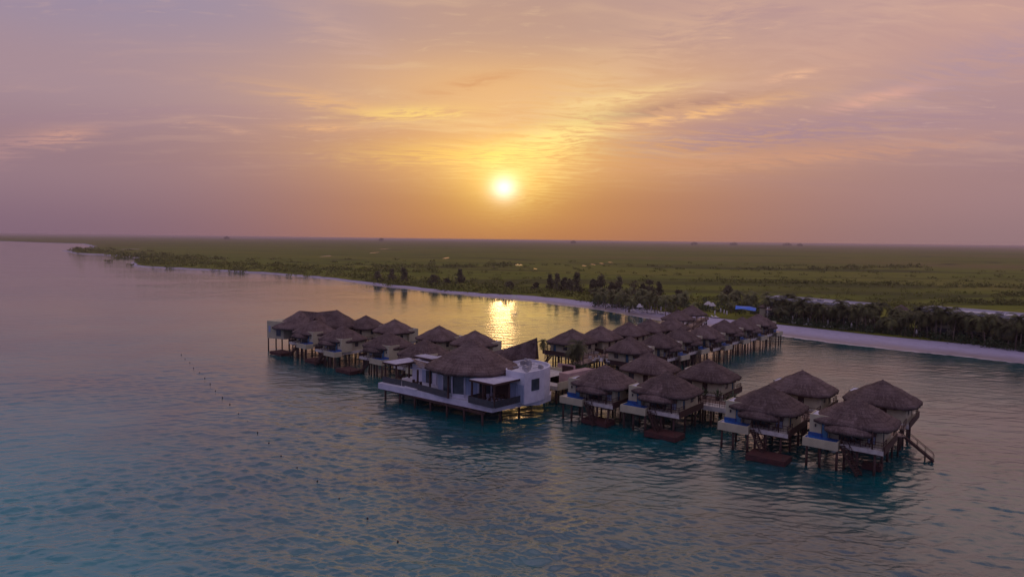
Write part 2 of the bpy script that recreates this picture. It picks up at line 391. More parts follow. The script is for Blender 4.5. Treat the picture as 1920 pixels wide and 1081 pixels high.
def water_mesh():
    # fan of cells round the survey point, finer close by; crests are real geometry out to about 330 m
    g = np.random.default_rng(4)
    na, nr = 1000, 1050
    a = np.linspace(-0.86, 0.86, na); r = 34.0 * (330.0 / 34.0) ** np.linspace(0, 1, nr)
    R_, A_ = np.meshgrid(r, a, indexing='ij'); X = R_ * np.sin(A_); Y = R_ * np.cos(A_); Z = np.zeros_like(X)
    gust = np.zeros_like(X)
    for k in range(7):
        th = g.uniform(0, 6.28); L = g.uniform(25, 80); gust += np.sin(2 * np.pi * (X * math.cos(th) + Y * math.sin(th) * 1.6) / L + g.uniform(0, 6.28))
    gust = 1.0 + 0.22 * gust / 1.9
    for i in range(64):
        L = 0.60 * (6.0 / 0.60) ** (i / 63.0) * g.uniform(.92, 1.08)
        th = math.pi / 2 + (g.normal() * 0.24) + (0.30 if i % 2 else -0.26)
        amp = 0.0088 * L ** 0.40 * g.uniform(.5, 1.3)
        cell = R_ * max(1.72 / na, 0.00217)
        w_ = np.clip(L / (cell * 2.5) - 1, 0, 1)
        ph = 2 * np.pi * (X * math.cos(th) + Y * math.sin(th)) / L + g.uniform(0, 6.28) + 0.8 * np.sin(2 * np.pi * (X * math.sin(th) - Y * math.cos(th)) / (L * 5) + i)
        s = np.sin(ph); Z += amp * w_ * (s + 0.22 * np.cos(2 * ph))
    for k, (L, th, am) in enumerate(((11.0, 2.25, .030), (14.5, 2.05, .034), (9.0, 0.95, .022), (19.0, 1.2, .03))):
        Z += am * np.sin(2 * np.pi * (X * math.cos(th) + Y * math.sin(th)) / L + k * 1.7 + 0.9 * np.sin(X / 31.0 + k))
    Z *= gust
    calm = 0.24 + 0.76 * np.clip((165 - Y - np.maximum(X, 0) * .35) / 105, 0, 1); Z *= calm
    edge = np.clip((R_ - 34) / 3, 0, 1) * np.clip((330 - R_) / 60, 0, 1) * np.clip((0.86 - np.abs(A_)) / 0.05, 0, 1)
    Z *= edge
    v = np.stack([X, Y, Z], -1).reshape(-1, 3)
    ii = np.arange(nr - 1)[:, None] * na + np.arange(na - 1)[None, :]
    f = np.stack([ii, ii + na, ii + na + 1, ii + 1], -1).reshape(-1, 4)[:, ::-1]
    # flat sheet from the rim of the fan out to the horizon
    def arc(rr): return [(rr * math.sin(t), rr * math.cos(t), 0.0) for t in (a if rr < 400 else a)]
    n0 = len(v); out = np.array(arc(60000.0)); v = np.concatenate([v, out])
    top = (nr - 1) * na + np.arange(na - 1)
    o = n0 + np.arange(na - 1)
    f2 = np.stack([top, top + 1, o + 1, o], -1)
    n1 = len(v); S = 60000.0
    extra = np.array([(0, 0, 0), (-S, 30000, 0), (-S, -3000, 0), (S, -3000, 0), (S, 30000, 0)], float); v = np.concatenate([v, extra])
    c0 = n1
    near = np.arange(na - 1)
    f3 = [(c0, int(k + 1), int(k), c0) for k in []]
    tri = [(c0, near[k] + 1, near[k]) for k in range(na - 1)]
    L0, Lt, R0, Rt = 0, n0, na - 1, n0 + na - 1
    Ledge = [c0, 0, (nr - 1) * na, n0]; Redge = [c0, na - 1, nr * na - 1, n0 + na - 1]
    # sides: fans from far corner points to the straight fan edges (all at z = 0)
    lcol = [k * na for k in range(nr)] + [n0]; rcol = [k * na + na - 1 for k in range(nr)] + [n0 + na - 1]
    tl = [(n1 + 2, c0, 0)] + [(n1 + 2, lcol[k], lcol[k + 1]) for k in range(len(lcol) - 1)] + [(n1 + 2, n0, n1 + 1)]
    tr_ = [(n1 + 3, na - 1, c0)] + [(n1 + 3, rcol[k + 1], rcol[k]) for k in range(len(rcol) - 1)] + [(n1 + 3, n1 + 4, n0 + na - 1)]
    tb = [(n1 + 2, n1 + 3, c0)]
    quads = np.concatenate([f, f2]); tris = np.array(tri + tl + tr_ + tb)
    me = bpy.data.meshes.new('water'); me.vertices.add(len(v)); me.vertices.foreach_set('co', v.astype(np.float32).ravel())
    nl_ = quads.size + tris.size; me.loops.add(nl_); me.loops.foreach_set('vertex_index', np.concatenate([quads.ravel(), tris.ravel()]).astype(np.int32))
    tot = np.concatenate([np.full(len(quads), 4), np.full(len(tris), 3)]).astype(np.int32)
    me.polygons.add(len(tot)); me.polygons.foreach_set('loop_start', np.concatenate([[0], np.cumsum(tot)[:-1]]).astype(np.int32)); me.polygons.foreach_set('loop_total', tot)
    me.polygons.foreach_set('use_smooth', np.arange(len(tot)) < len(f))
    me.materials.append(M['water']); me.update(calc_edges=True)
    pass
    return me
tag(link('water', water_mesh()), 'purple and turquoise rippled sea reflecting the sunset', kind='structure')

# ------------------------------------------------------------------ land
shore_px = [(1980, 690), (1920, 681), (1804, 667), (1697, 658.5), (1609, 648), (1535, 640), (1464, 629)]
shore = [at(x, y) for x, y in shore_px] + [Vector((74, 214, 0)), Vector((64, 223, 0)), Vector((56.5, 238, 0))]
shore += [at(x, y) for x, y in [(1200, 595), (1180, 591), (1125, 580), (1060, 573), (1000, 566), (950, 561), (850, 551), (740, 539.5), (600, 521.5), (500, 513), (400, 507), (330, 503.5), (258, 500.5), (243, 496.5), (246, 492), (262, 488.5), (256, 483.5), (238, 480.5), (190, 478), (140, 474.5), (117, 472), (122, 469.5), (150, 466.5), (178, 463.2), (165, 459.5), (152, 456.9), (60, 454.6), (0, 452.2), (-60, 450.5)]]
def offset_line(pts, d, z):
    out = []
    for i, p in enumerate(pts):
        a = pts[max(i - 1, 0)]; b = pts[min(i + 1, len(pts) - 1)]
        t = (b - a); t.z = 0; t.normalize(); nrm_ = Vector((t.y, -t.x, 0))     # towards the land
        dd = d[i] if isinstance(d, (list, tuple)) else d
        out.append(Vector((p.x + nrm_.x * dd, p.y + nrm_.y * dd, z)))
    return out
def densify(pts, step):
    out = []
    for a, b in zip(pts[:-1], pts[1:]):
        L = (b - a).length; k = max(1, int(L / max(step, a.length * 0.02)))
        out += [a.lerp(b, i / k) for i in range(k)]
    return out + [pts[-1]]
def smooth_line(pts, it=3):
    for _ in range(it):
        pts = [pts[0]] + [(pts[i - 1] + pts[i] * 2 + pts[i + 1]) / 4 for i in range(1, len(pts) - 1)] + [pts[-1]]
    return pts
shoreD = smooth_line(densify(shore, 6.0), 3)
random.seed(3)
shoreD = [p + Vector((random.uniform(-1, 1), random.uniform(-1, 1), 0)) * min(0.004 * p.length, 6) * (0.25 if p.y < 300 else 1) for p in shoreD]
def beach_w(p):
    if p.x > 55 and p.y < 235: return 21.0
    if p.y < 330: return 17.0
    if p.y < 420: return 7.0
    return 3.0 + 0.004 * p.length * random.uniform(0.4, 1.0)
bw = [beach_w(p) for p in shoreD]
for _ in range(4): bw = [(bw[max(i - 1, 0)] + bw[i] + bw[min(i + 1, len(bw) - 1)]) / 3 for i in range(len(bw))]
rows = [offset_line(shoreD, -4.0, -0.35), offset_line(shoreD, 0.0, 0.03), offset_line(shoreD, [b * 0.25 for b in bw], 0.28), offset_line(shoreD, [b * 0.6 for b in bw], 0.62), offset_line(shoreD, bw, 0.85), offset_line(shoreD, [b + 14 for b in bw], 0.9)]

def sand_mat():
    m = bpy.data.materials.new('white_sand'); m.use_nodes = True
    n = NT(m.node_tree); b = m.node_tree.nodes['Principled BSDF']
    geo = n.new('ShaderNodeNewGeometry').outputs['Position']
    sp = n.new('ShaderNodeSeparateXYZ'); n.lk(geo, sp.inputs[0])
    hgt = n.m('ADD', sp.outputs[2], n.m('MULTIPLY', n.m('SUBTRACT', n.noise(geo, 0.12, 4), 0.5), 0.35))
    wet = n.mr(hgt, 0.10, 0.55)
    c = n.mix(wet, (0.26, 0.21, 0.22, 1), (0.42, 0.38, 0.47, 1))
    c = n.mix(n.mr(n.noise(geo, 0.5, 6, 0.65), 0.45, 0.75), c, (0.32, 0.28, 0.34, 1))
    foam = n.mr(n.m('ABSOLUTE', n.m('SUBTRACT', hgt, 0.04)), 0.0, 0.05, 1.0, 0.0)
    c = n.mix(n.m('MULTIPLY', foam, 0.6), c, (0.75, 0.70, 0.68, 1))
    n.lk(c, b.inputs['Base Color']); n.lk(n.mr(wet, 0, 1, 0.45, 0.95), b.inputs['Roughness'])
    bn = n.new('ShaderNodeBump'); bn.inputs['Distance'].default_value = 0.08
    n.lk(n.noise(geo, 1.2, 5, 0.6), bn.inputs['Height']); n.lk(bn.outputs[0], b.inputs['Normal'])
    return m
M['sand'] = sand_mat()
bm_ = MB(); bm_.rings([[tuple(p) for p in r] for r in rows], True, closed=False)
bm_.f = [tuple(reversed(f)) for f in bm_.f]
tag(bm_.build('beach', M['sand']), 'pale sand beach curving along the bay', kind='structure')

def land_mat():
    m = bpy.data.materials.new('marsh_ground'); m.use_nodes = True
    n = NT(m.node_tree); b = m.node_tree.nodes['Principled BSDF']
    b.inputs['Roughness'].default_value = 1.0; b.inputs['Specular IOR Level'].default_value = 0.1
    geo = n.new('ShaderNodeNewGeometry').outputs['Position']
    st = n.mapping(geo, rot=(0, 0, rad(8)), sc=(0.35, 1, 1))
    a = n.noise(st, 0.006, 6, 0.62); d = n.noise(st, 0.0016, 5, 0.55); e = n.noise(n.mapping(geo, sc=(0.6, 1, 1)), 0.05, 5, 0.7)
    c = n.mix(n.mr(a, 0.38, 0.62), (0.125, 0.150, 0.014, 1), (0.165, 0.168, 0.020, 1))
    c = n.mix(n.mr(d, 0.50, 0.66), c, (0.185, 0.135, 0.05, 1))
    c = n.mix(n.mr(e, 0.48, 0.72), c, (0.095, 0.105, 0.014, 1))
    ln = n.noise(n.mapping(geo, loc=(40, 0, 0), rot=(0, 0, rad(5)), sc=(0.22, 1, 1)), 0.0045, 3, 0.5, dist=0.6)
    line = n.mr(n.m('ABSOLUTE', n.m('SUBTRACT', ln, 0.5)), 0.0, 0.022, 1.0, 0.0)
    c = n.mix(n.m('MULTIPLY', line, 0.75), c, (0.040, 0.046, 0.012, 1))
    n.lk(c, b.inputs['Base Color'])
    bn = n.new('ShaderNodeBump'); bn.inputs['Distance'].default_value = 1.2
    n.lk(e, bn.inputs['Height']); n.lk(bn.outputs[0], b.inputs['Normal'])
    return m
M['land'] = land_mat()
inner = offset_line(shoreD, [b - 0.5 for b in bw], 0)
poly = [(p.x, p.y) for p in inner]
far = [(-9000, poly[-1][1] + 200), (-30000, 14000), (-56000, 30000), (-56000, 56000), (56000, 56000), (56000, -300), (poly[0][0] + 800, -300)]
poly2 = poly + far
res = delaunay_2d_cdt([Vector(p) for p in poly2], [], [list(range(len(poly2)))], 1, 1e-4)
lm = bpy.data.meshes.new('land'); lm.from_pydata([(p.x, p.y, 0.93) for p in res[0]], [], [tuple(f) for f in res[2]]); lm.materials.append(M['land'])
lm.update()
if lm.polygons[0].normal.z < 0: lm.flip_normals()
tag(link('ground', lm), 'flat green marshland stretching to the horizon', kind='structure')

# pale salt ponds on the marsh
pondm = mat('pond_water', (0.20, 0.19, 0.18), 0.12, nscale=0.02, ior=1.5)
for k, (x, y, wpx, hpx) in enumerate([(837, 483.5, 10, 2.6), (972, 496, 15, 3.2), (1003, 504, 9, 2.6), (925, 499.5, 6, 2), (720, 466.5, 6, 1.6), (702, 473.5, 9, 2), (1095, 498, 8, 1.6), (1112, 495.5, 8, 1.4), (1128, 493.5, 8, 1.4), (1144, 491.5, 7, 1.2), (243, 467, 26, 1.5), (612, 480, 12, 2.0)]):
    p = at(x, y, 0.95); q = at(x + wpx / 2, y, 0.95); r_ = at(x, y - hpx / 2, 0.95)
    a_, b_ = (q - p).length, (r_ - p).length
    pts = []
    random.seed(50 + k)
    for i in range(18):
        t = 2 * math.pi * i / 18; s_ = random.uniform(0.6, 1.15)
        pts.append((p.x + a_ * s_ * math.cos(t), p.y + b_ * s_ * math.sin(t)))
    o = MB().prism(pts, 0.9, 0.96).build('pond', pondm); o['kind'] = 'structure'

# ------------------------------------------------------------------ thatched roofs
def super_ring(cx, cy, a, b, z, n=48, e=3.6, jit=0.0, rnd=None):
    out = []
    for i in range(n):
        t = 2 * math.pi * (i + 0.5) / n
        c, s = math.cos(t), math.sin(t)
        r = (abs(c) ** e + abs(s) ** e) ** (-1 / e)
        j = 1 + (rnd.uniform(-jit, jit) if rnd else 0)
        out.append((cx + a * r * c * j, cy + b * r * s * j, z + (rnd.uniform(-jit, jit) * 2.0 if rnd else 0)))
    return out
def thatch_roof(mb, cx, cy, a, b, z_eave, z_top, pw=1.14, e=3.4, seed=1, top=0.015, thick=0.32, n=72, under=0.72):
    rnd = random.Random(seed)
    rings = []
    K = 12
    for k in range(K + 1):
        t = top + (1 - top) * k / K
        ee = 2.0 + (e - 2.0) * min(1, t * 1.6)
        z = z_top - (z_top - z_eave) * t ** pw
        sag = 0.05 * math.sin(t * math.pi * 5)
        rings.append(super_ring(cx, cy, a * t, b * t, z + sag, n, ee, 0.007 if k < K else 0.022, rnd))
    rings.append(super_ring(cx, cy, a * 0.975, b * 0.975, z_eave - thick, n, e, 0.034, rnd))
    rings.append(super_ring(cx, cy, a * 0.88, b * 0.88, z_eave - thick * 0.55, n, e))
    rings.append(super_ring(cx, cy, a * under * 0.6, b * under * 0.6, z_eave + (z_top - z_eave) * 0.35, n, e))
    rings = [list(reversed(r)) for r in rings]
    mb.rings(rings, True, cap0=True, cap1=True)
    return mb

def rail(mb, a, b, h=1.0, step=0.35, post=1.6, r=0.022):
    """rope and post railing between two deck points"""
    a = Vector(a); b = Vector(b); L = (b - a).length; n = max(1, int(L / post))
    for i in range(n + 1):
        p = a.lerp(b, i / n); mb.bar(p, p + Vector((0, 0, h)), 0.045, 5)
    for z in (h, 0.66 * h, 0.33 * h): mb.beam(a + Vector((0, 0, z)), b + Vector((0, 0, z)), 0.05, 0.045 if z < h else 0.07)
    k = max(1, int(L / step))
    for i in range(k):
        p = a.lerp(b, (i + 0.5) / k); mb.beam(p + Vector((0, 0, 0.05)), p + Vector((0, 0, h)), 0.025, 0.025)

def stairs(root, a, b, width, name='staircase', flip=False):
    """open wooden stair from a (top) to b (bottom) as a part"""
    mb = MB(flip); a = Vector(a); b = Vector(b); d = b - a; hd = Vector((d.x, d.y, 0)).normalized(); s = Vector((hd.y, -hd.x, 0)) * (width / 2)
    for k in (-1, 1):
        mb.beam(a + s * k, b + s * k, 0.07, 0.28)
        mb.beam(a + s * k + Vector((0, 0, 0.95)), b + s * k + Vector((0, 0, 0.95)), 0.05, 0.06)
        for i in range(5):
            p = a.lerp(b, i / 4) + s * k; mb.bar(p, p + Vector((0, 0, 0.95)), 0.03, 5)
    n = max(3, int(abs(d.z) / 0.22))
    for i in range(n):
        p = a.lerp(b, (i + 0.5) / n); mb.beam(p - s + Vector((0, 0, 0.08)), p + s + Vector((0, 0, 0.08)), 0.28, 0.05)
    return mb.build(name, M['wood'], root)

APEX = 8.4
def make_bungalow(flip, label, group):
    """front = -y (sea side), entrance = +y; the pool lies at -x unless flipped"""
    root = thing('stilt_bungalow', label, 'bungalow', (0, 0, 0), 0, group)
    def B(): return MB(flip)
    # stilts: tapered round posts standing in the water
    posts = [(-4.5, -4.9), (-2.9, -4.9), (-0.9, -4.9), (-0.3, -3.7), (1.2, -3.9), (3.2, -3.9), (-4.0, -0.8), (0.0, -0.6), (3.4, -0.4), (-4.0, 3.4), (-0.2, 3.4), (3.4, 3.4)]
    for i, (x, y) in enumerate(posts):
        B().bar((x, y, -1.0), (x, y, 2.55), 0.17, 8, 0.15).build('pile', M['wood'], root)
    # floor slab and cross beams
    fl = B(); fl.box(-4.4, 4.2, -2.8, 4.2, 2.75, 3.3); fl.box(-0.75, 4.2, -4.3, -2.8, 2.75, 3.3)
    fl.build('floor_slab', M['slab'], root)
    bb = B()
    for y in (-3.7, -0.7, 3.3): bb.box(-4.2, 4.0, y - 0.12, y + 0.12, 2.50, 2.75)
    for x in (-4.0, 3.4): bb.box(x - 0.10, x + 0.10, -3.5, 3.6, 2.42, 2.5)
    bb.build('floor_beam', M['wood'], root)
    # walls with real openings left between the blocks
    wb = B(); z0, z1, d = 3.3, 5.75, 0.18
    def wall_x(y, x0, x1, holes):
        cur = x0
        for h0, h1, hz0, hz1 in holes:
            wb.box(cur, h0, y, y + d, z0, z1)
            if hz0 > z0: wb.box(h0, h1, y, y + d, z0, hz0)
            if hz1 < z1: wb.box(h0, h1, y, y + d, hz1, z1)
            cur = h1
        wb.box(cur, x1, y, y + d, z0, z1)
    def wall_y(x, y0, y1, holes):
        cur = y0
        for h0, h1, hz0, hz1 in holes:
            wb.box(x, x + d, cur, h0, z0, z1)
            if hz0 > z0: wb.box(x, x + d, h0, h1, z0, hz0)
            if hz1 < z1: wb.box(x, x + d, h0, h1, hz1, z1)
            cur = h1
        wb.box(x, x + d, cur, y1, z0, z1)
    wall_x(-2.6, -2.3, 3.5, [(-1.3, 1.3, 3.3, 5.35), (2.0, 3.0, 3.45, 5.35)])
    wall_x(3.3, -3.7, 3.5, [(-2.6, -1.5, 4.0, 5.1), (0.3, 1.25, 3.3, 5.35)])
    wall_y(3.5, -2.6, 3.48, [(-1.9, -1.1, 3.5, 5.3), (0.8, 1.9, 4.1, 5.1)])
    wall_y(-3.88, -1.2, 3.48, [(0.8, 1.7, 4.1, 5.0)])
    wb.build('wall', M['cream'], root)
    # terrace doors and windows
    def pane(name, x0, x1, y0, y1, za, zb, m, bars):
        f = B()
        t = 0.06
        if x1 - x0 > y1 - y0:
            f.box(x0, x1, y0, y1, za, za + t); f.box(x0, x1, y0, y1, zb - t, zb)
            for i in range(bars + 1):
                x = x0 + (x1 - x0 - t) * i / bars; f.box(x, x + t, y0 + .003, y1 - .003, za + t, zb - t)
        else:
            f.box(x0, x1, y0, y1, za, za + t); f.box(x0, x1, y0, y1, zb - t, zb)
            for i in range(bars + 1):
                y = y0 + (y1 - y0 - t) * i / bars; f.box(x0 + .003, x1 - .003, y, y + t, za + t, zb - t)
        fo = f.build(name, M['wood'], root)
        g = B()
        if x1 - x0 > y1 - y0: ym = (y0 + y1) / 2; g.box(x0 + .01, x1 - .01, ym - .012, ym + .012, za + .01, zb - .01)
        else: xm = (x0 + x1) / 2; g.box(xm - .012, xm + .012, y0 + .01, y1 - .01, za + .01, zb - .01)
        g.build('pane', m, fo)
    pane('terrace_door', -1.28, 1.28, -2.56, -2.47, 3.32, 5.33, M['glass'], 4)
    pane('window', 2.02, 2.98, -2.56, -2.47, 3.47, 5.33, M['curtain'], 2)
    pane('window', -2.58, -1.52, 3.36, 3.44, 4.02, 5.08, M['glass'], 2)
    pane('window', 3.55, 3.63, -1.88, -1.12, 3.52, 5.28, M['blueglass'], 2)
    pane('window', 3.55, 3.63, 0.82, 1.88, 4.12, 5.08, M['glass'], 2)
    pane('window', -3.84, -3.76, 0.82, 1.68, 4.12, 4.98, M['glass'], 2)
    door = B().box(0.33, 1.22, 3.36, 3.42, 3.32, 5.32).build('door', M['wood'], root)
    B().bar((1.05, 3.43, 4.3), (1.05, 3.50, 4.3), 0.04, 6).build('handle', M['metal'], door)
    # flat-roofed bathroom block that pokes out of the thatch beside the pool
    bx = B(); bx.box(-4.7, -2.32, -3.3, -0.5, 3.3, 6.12)
    bxo = bx.build('bathroom_block', M['cream'], root)
    pr = B()
    for q in ((-4.7, -2.32, -3.3, -3.16), (-4.7, -4.56, -3.16, -0.5), (-2.46, -2.32, -3.16, -0.5)): pr.box(*q, 6.122, 6.26)
    pr.build('parapet', M['cream'], bxo)
    B().box(-4.56, -2.46, -3.16, -0.5, 6.122, 6.15).build('roof_membrane', M['white'], bxo)
    bd = B(); bd.box(-3.15, -2.45, -3.345, -3.302, 3.32, 5.4); bd.build('bathroom_window', M['blueglass'], root)
    fr = B()
    for q in ((-3.22, -3.15, 3.32, 5.47), (-2.45, -2.38, 3.32, 5.47), (-3.15, -2.45, 5.40, 5.47)): fr.box(q[0], q[1], -3.36, -3.303, q[2], q[3])
    fr.build('window_frame', M['wood'], bxo)
    lp = B(); lp.box(-4.05, -3.87, -3.42, -3.302, 4.75, 5.05); lp.box(-4.02, -3.90, -3.46, -3.42, 4.68, 5.1); lp.build('wall_lamp', M['dark'], root)
    # plunge pool in a cantilevered basin
    pb = B()
    pb.box(-5.0, -0.75, -5.3, -3.32, 2.55, 3.15)                        # bottom
    pb.box(-5.0, -4.82, -5.3, -3.32, 3.15, 3.62); pb.box(-5.0 + .18, -0.75, -5.3, -5.12, 3.15, 3.62)
    pb.box(-0.95, -0.75, -5.12, -3.32, 3.15, 3.62)
    po = pb.build('pool_basin', M['cream'], root)
    B().box(-4.82, -0.95, -5.12, -3.32, 3.152, 3.58).build('pool_water', M['pool'], po)
    B().box(-4.82, -3.0, -3.36, -3.31, 3.58, 3.95).build('tile_splashback', M['poolwall'], po)
    # terrace railing, front and side, and the brown side fascia that runs back to the entrance
    r_ = B(); rail(r_, (1.6, -4.22, 3.3), (4.1, -4.22, 3.3)); rail(r_, (4.12, -4.2, 3.3), (4.12, -2.2, 3.3)); r_.build('terrace_railing', M['wood'], root)
    sf = B(); sf.box(4.2, 4.34, -4.3, 4.2, 2.85, 3.75); sf.build('side_fascia', M['wood'], root)
    # entrance deck with a bench rail
    ed = B(); ed.box(-1.6, 3.9, 4.2, 6.4, 3.05, 3.22); ed.build('entrance_deck', M['lightwood'], root)
    for ex in (3.85, -1.55):
        er = B(); rail(er, (ex, 4.25, 3.22), (ex, 6.35, 3.22)); er.build('entrance_railing', M['wood'], root)
    for x in (-1.2, 3.5): B().bar((x, 6.0, -1), (x, 6.0, 3.05), 0.14, 8).build('pile', M['wood'], root)
    # porch posts
    for x in (-0.6, 2.9): B().bar((x, -4.1, 3.3), (x, -4.1, 5.4), 0.09, 7).build('porch_post', M['wood'], root)
    stairs(root, ((-0.4 if not flip else 0.4), -4.5, 3.2), ((1.9 if not flip else -1.9), -5.6, 0.15), 0.9)
    # roofs
    thatch_roof(B(), 0.0, 0.3, 5.05, 4.75, 5.62, APEX, 1.16, 3.2, seed=7).build('thatched_roof', M['thatch'], root)
    cp = B(); thatch_roof(cp, 0, 0.3, 0.75, 0.7, APEX - 0.42, APEX + 0.10, 1.2, 2.2, seed=9, thick=0.10, n=20)
    cp.build('ridge_cap', M['thatch'], root)
    thatch_roof(B(), 0.1, -2.55, 3.0, 2.65, 4.92, 7.0, 1.2, 3.2, seed=11, n=40).build('porch_roof', M['thatch'], root)
    return root

GROUP_B = 'thatched overwater bungalows on stilts'
k_ = (CAM_H - APEX) / 18.0     # apex pixels were surveyed for a 10 m apex; rescale to the true apex height
def apex(x, y): p = at(x, y, APEX); return (p.x, p.y)
protoP = make_bungalow(False, '', GROUP_B); protoM = make_bungalow(True, '', GROUP_B)
used_proto = {}
def bungalow(px, rz, mirror, label, sc=1.0):
    x, y = apex(*px); src = protoM if mirror else protoP
    if mirror not in used_proto:
        used_proto[mirror] = True
        src.location = (x, y, 0); src.rotation_euler = (0, 0, rz); src['label'] = label; src.scale = (sc, sc, 1); return src
    return dup(src, (x, y, 0), rz, label, GROUP_B, (sc, sc, 1))
RA = rad(-38.5)       # right arm
LA = rad(-42)
BUNG = [
 ((1605, 746), RA, False, 'nearest thatched stilt bungalow, right end of the front row, with a wooden stair'),
 ((1440, 723), RA, False, 'front row thatched bungalow second from the right, dark red dock under its stair'),
 ((1250, 697), RA, False, 'front row thatched bungalow third from the right, just left of the open gap'),
 ((1133, 684), RA, False, 'front row thatched bungalow beside the white sea pavilion and pink wall'),
 ((1656, 712), RA + math.pi, True, 'back row thatched bungalow at the far right end, long stair on its right'),
 ((1506, 694), RA + math.pi, True, 'back row thatched bungalow of the right arm, second from the right end'),
 ((1330, 673), RA + math.pi, True, 'back row thatched bungalow with door and railed terrace left of the open gap'),
 ((1221, 661), RA + math.pi, True, 'thatched stilt bungalow in the back row nearest the pier crossing on the right'),
 ((1183, 630.6), rad(47), True, 'first thatched bungalow on the right side of the central pier, nearest the crossing'),
 ((1240, 622), rad(47), True, 'second thatched bungalow on the right side of the central pier from the crossing'),
 ((1279, 613), rad(47), True, 'third thatched stilt bungalow on the right side of the central pier, blue green windows'),
 ((1324, 607.7), rad(47), True, 'fourth thatched stilt bungalow on the right side of the central pier'),
 ((1360, 599), rad(47), True, 'fifth thatched stilt bungalow on the right side of the central pier'),
 ((1394, 594), rad(47), True, 'sixth thatched bungalow on the right side of the central pier, next to last'),
 ((1424, 588), rad(47), True, 'last thatched bungalow on the right side of the central pier, closest to sand'),
 ((1071, 616), rad(-133), False, 'first thatched bungalow left of the central pier, railed deck against golden water'),
 ((1125, 610), rad(-133), False, 'second thatched stilt bungalow on the left side of the central pier'),
 ((1178, 603), rad(-133), False, 'third thatched stilt bungalow on the left side of the central pier'),
 ((1217, 597), rad(-133), False, 'fourth thatched stilt bungalow on the left side of the central pier'),
 ((1258, 594.6), rad(-133), False, 'fifth thatched bungalow left of the central pier, last before the beach palapas'),
 ((589, 600), LA, True, 'front row bungalow of the left arm beside the large double-peaked villa, small blue pool'),
 ((641, 611), LA, True, 'left arm front row bungalow with a bright blue pool, second from the double-peaked villa'),
 ((726.5, 622), LA, True, 'front row bungalow of the left arm standing just left of the white pavilion'),
 ((795, 636), LA, True, 'bungalow half hidden directly behind the left canopy of the white pavilion'),
 ((688, 591), LA + math.pi, False, 'left arm back row bungalow touching the large double-peaked villa'),
 ((742, 598), LA + math.pi, False, 'left arm back row bungalow, second one from the double-peaked villa'),
 ((825.5, 610), LA + math.pi, False, 'back row bungalow directly behind and left of the big conical thatch'),
 ((892.5, 619), LA + math.pi, False, 'back row bungalow directly behind the peak of the big conical thatch'),
]
bung_xy = []
SCL = {1183: 0.92, 1240: 0.88, 1279: 0.9, 1324: 0.9, 1360: 0.9, 1394: 0.9, 1424: 0.92, 1071: 1.04, 1125: 0.95, 1178: 0.92, 1217: 0.9, 1258: 0.9}
for p, rz, mi, lab in BUNG:
    bungalow(p, rz, mi, lab, SCL.get(p[0], 0.98)); bung_xy.append(apex(*p))

# ------------------------------------------------------------------ piers
GROUP_P = 'timber walkways on piles'
def walkway(pts, width, label, name='walkway_pier', z=3.22, lamps=True):
    """boardwalk along a list of points with rails and piles"""
    root = thing(name, label, 'pier', (pts[0][0], pts[0][1], 0), 0, GROUP_P)
    o = Vector((pts[0][0], pts[0][1], 0)); P_ = [Vector((p[0], p[1], 0)) - o for p in pts]
    dk, rl, bmn = MB(), MB(), MB(); piles = []
    n = len(P_)
    L, R = [], []
    for i, p in enumerate(P_):
        t = (P_[min(i + 1, n - 1)] - P_[max(i - 1, 0)]).normalized(); s = Vector((t.y, -t.x, 0)) * (width / 2)
        L.append(p - s); R.append(p + s)
    rg = []
    for l, r in zip(L, R): rg.append([(l.x, l.y, z - 0.18), (r.x, r.y, z - 0.18), (r.x, r.y, z), (l.x, l.y, z)])
    dk.rings(rg, False, cap0=True, cap1=True)
    for side in (L, R):
        for a, b in zip(side[:-1], side[1:]):
            za = Vector((0, 0, z)); rail(rl, a.lerp(b, 0.005) + za, b + za, 1.0, 0.6, 2.4)
            bmn.beam(a + Vector((0, 0, z - 0.34)), b + Vector((0, 0, z - 0.34)), 0.22, 0.3)
    dk.build('deck', M['lightwood'], root); rl.build('railing', M['wood'], root); bmn.build('edge_beam', M['wood'], root)
    for a, b in zip(P_[:-1], P_[1:]):
        ln = (b - a).length; k = max(1, round(ln / 5.0)); t = (b - a).normalized(); s = Vector((t.y, -t.x, 0)) * (width / 2 - 0.2)
        for i in range(k):
            c = a.lerp(b, (i + 0.5) / k)
            for q in (c - s, c + s): MB().bar((q.x, q.y, -1), (q.x, q.y, z - 0.49), 0.15, 7).build('pile', M['wood'], root)
    return root
def mid(a, b, t=0.5): return (a[0] + (b[0] - a[0]) * t, a[1] + (b[1] - a[1]) * t)
mA = mid(bung_xy[0], bung_xy[4]); mA2 = mid(bung_xy[1], bung_xy[5]); mB = mid(bung_xy[2], bung_xy[6]); mB2 = mid(bung_xy[3], bung_xy[7])
JX = (4.2, 124.6)             # crossing of the arms and the central pier
walkway([mA, mA2, mB, mB2, (JX[0] + 6, JX[1] - 5.0)], 2.4, 'right arm walkway running between the two bungalow rows towards the right end')
mL = [mid(bung_xy[23], bung_xy[27], .5), mid(bung_xy[22], bung_xy[26], .5), mid(bung_xy[21], bung_xy[25], .5), mid(bung_xy[20], bung_xy[24], .5)]
walkway([(JX[0] - 6, JX[1] + 5.2)] + mL + [(mL[-1][0] - 5.0, mL[-1][1] + 4.3)], 2.4, 'left arm walkway running between bungalows to the double-peaked villa')
mC = [mid(bung_xy[8], bung_xy[15]), mid(bung_xy[10], bung_xy[17]), mid(bung_xy[12], bung_xy[19])]
pavA = at(1272, 580, 8.3); pavB = at(1298, 572, 8.3)
walkway([(JX[0] + 5.0, JX[1] + 6.0)] + mC + [(49, 190.0), (57, 209), (63.5, 224)], 2.8, 'central pier walkway from the beach to the crossing behind the white pavilion')

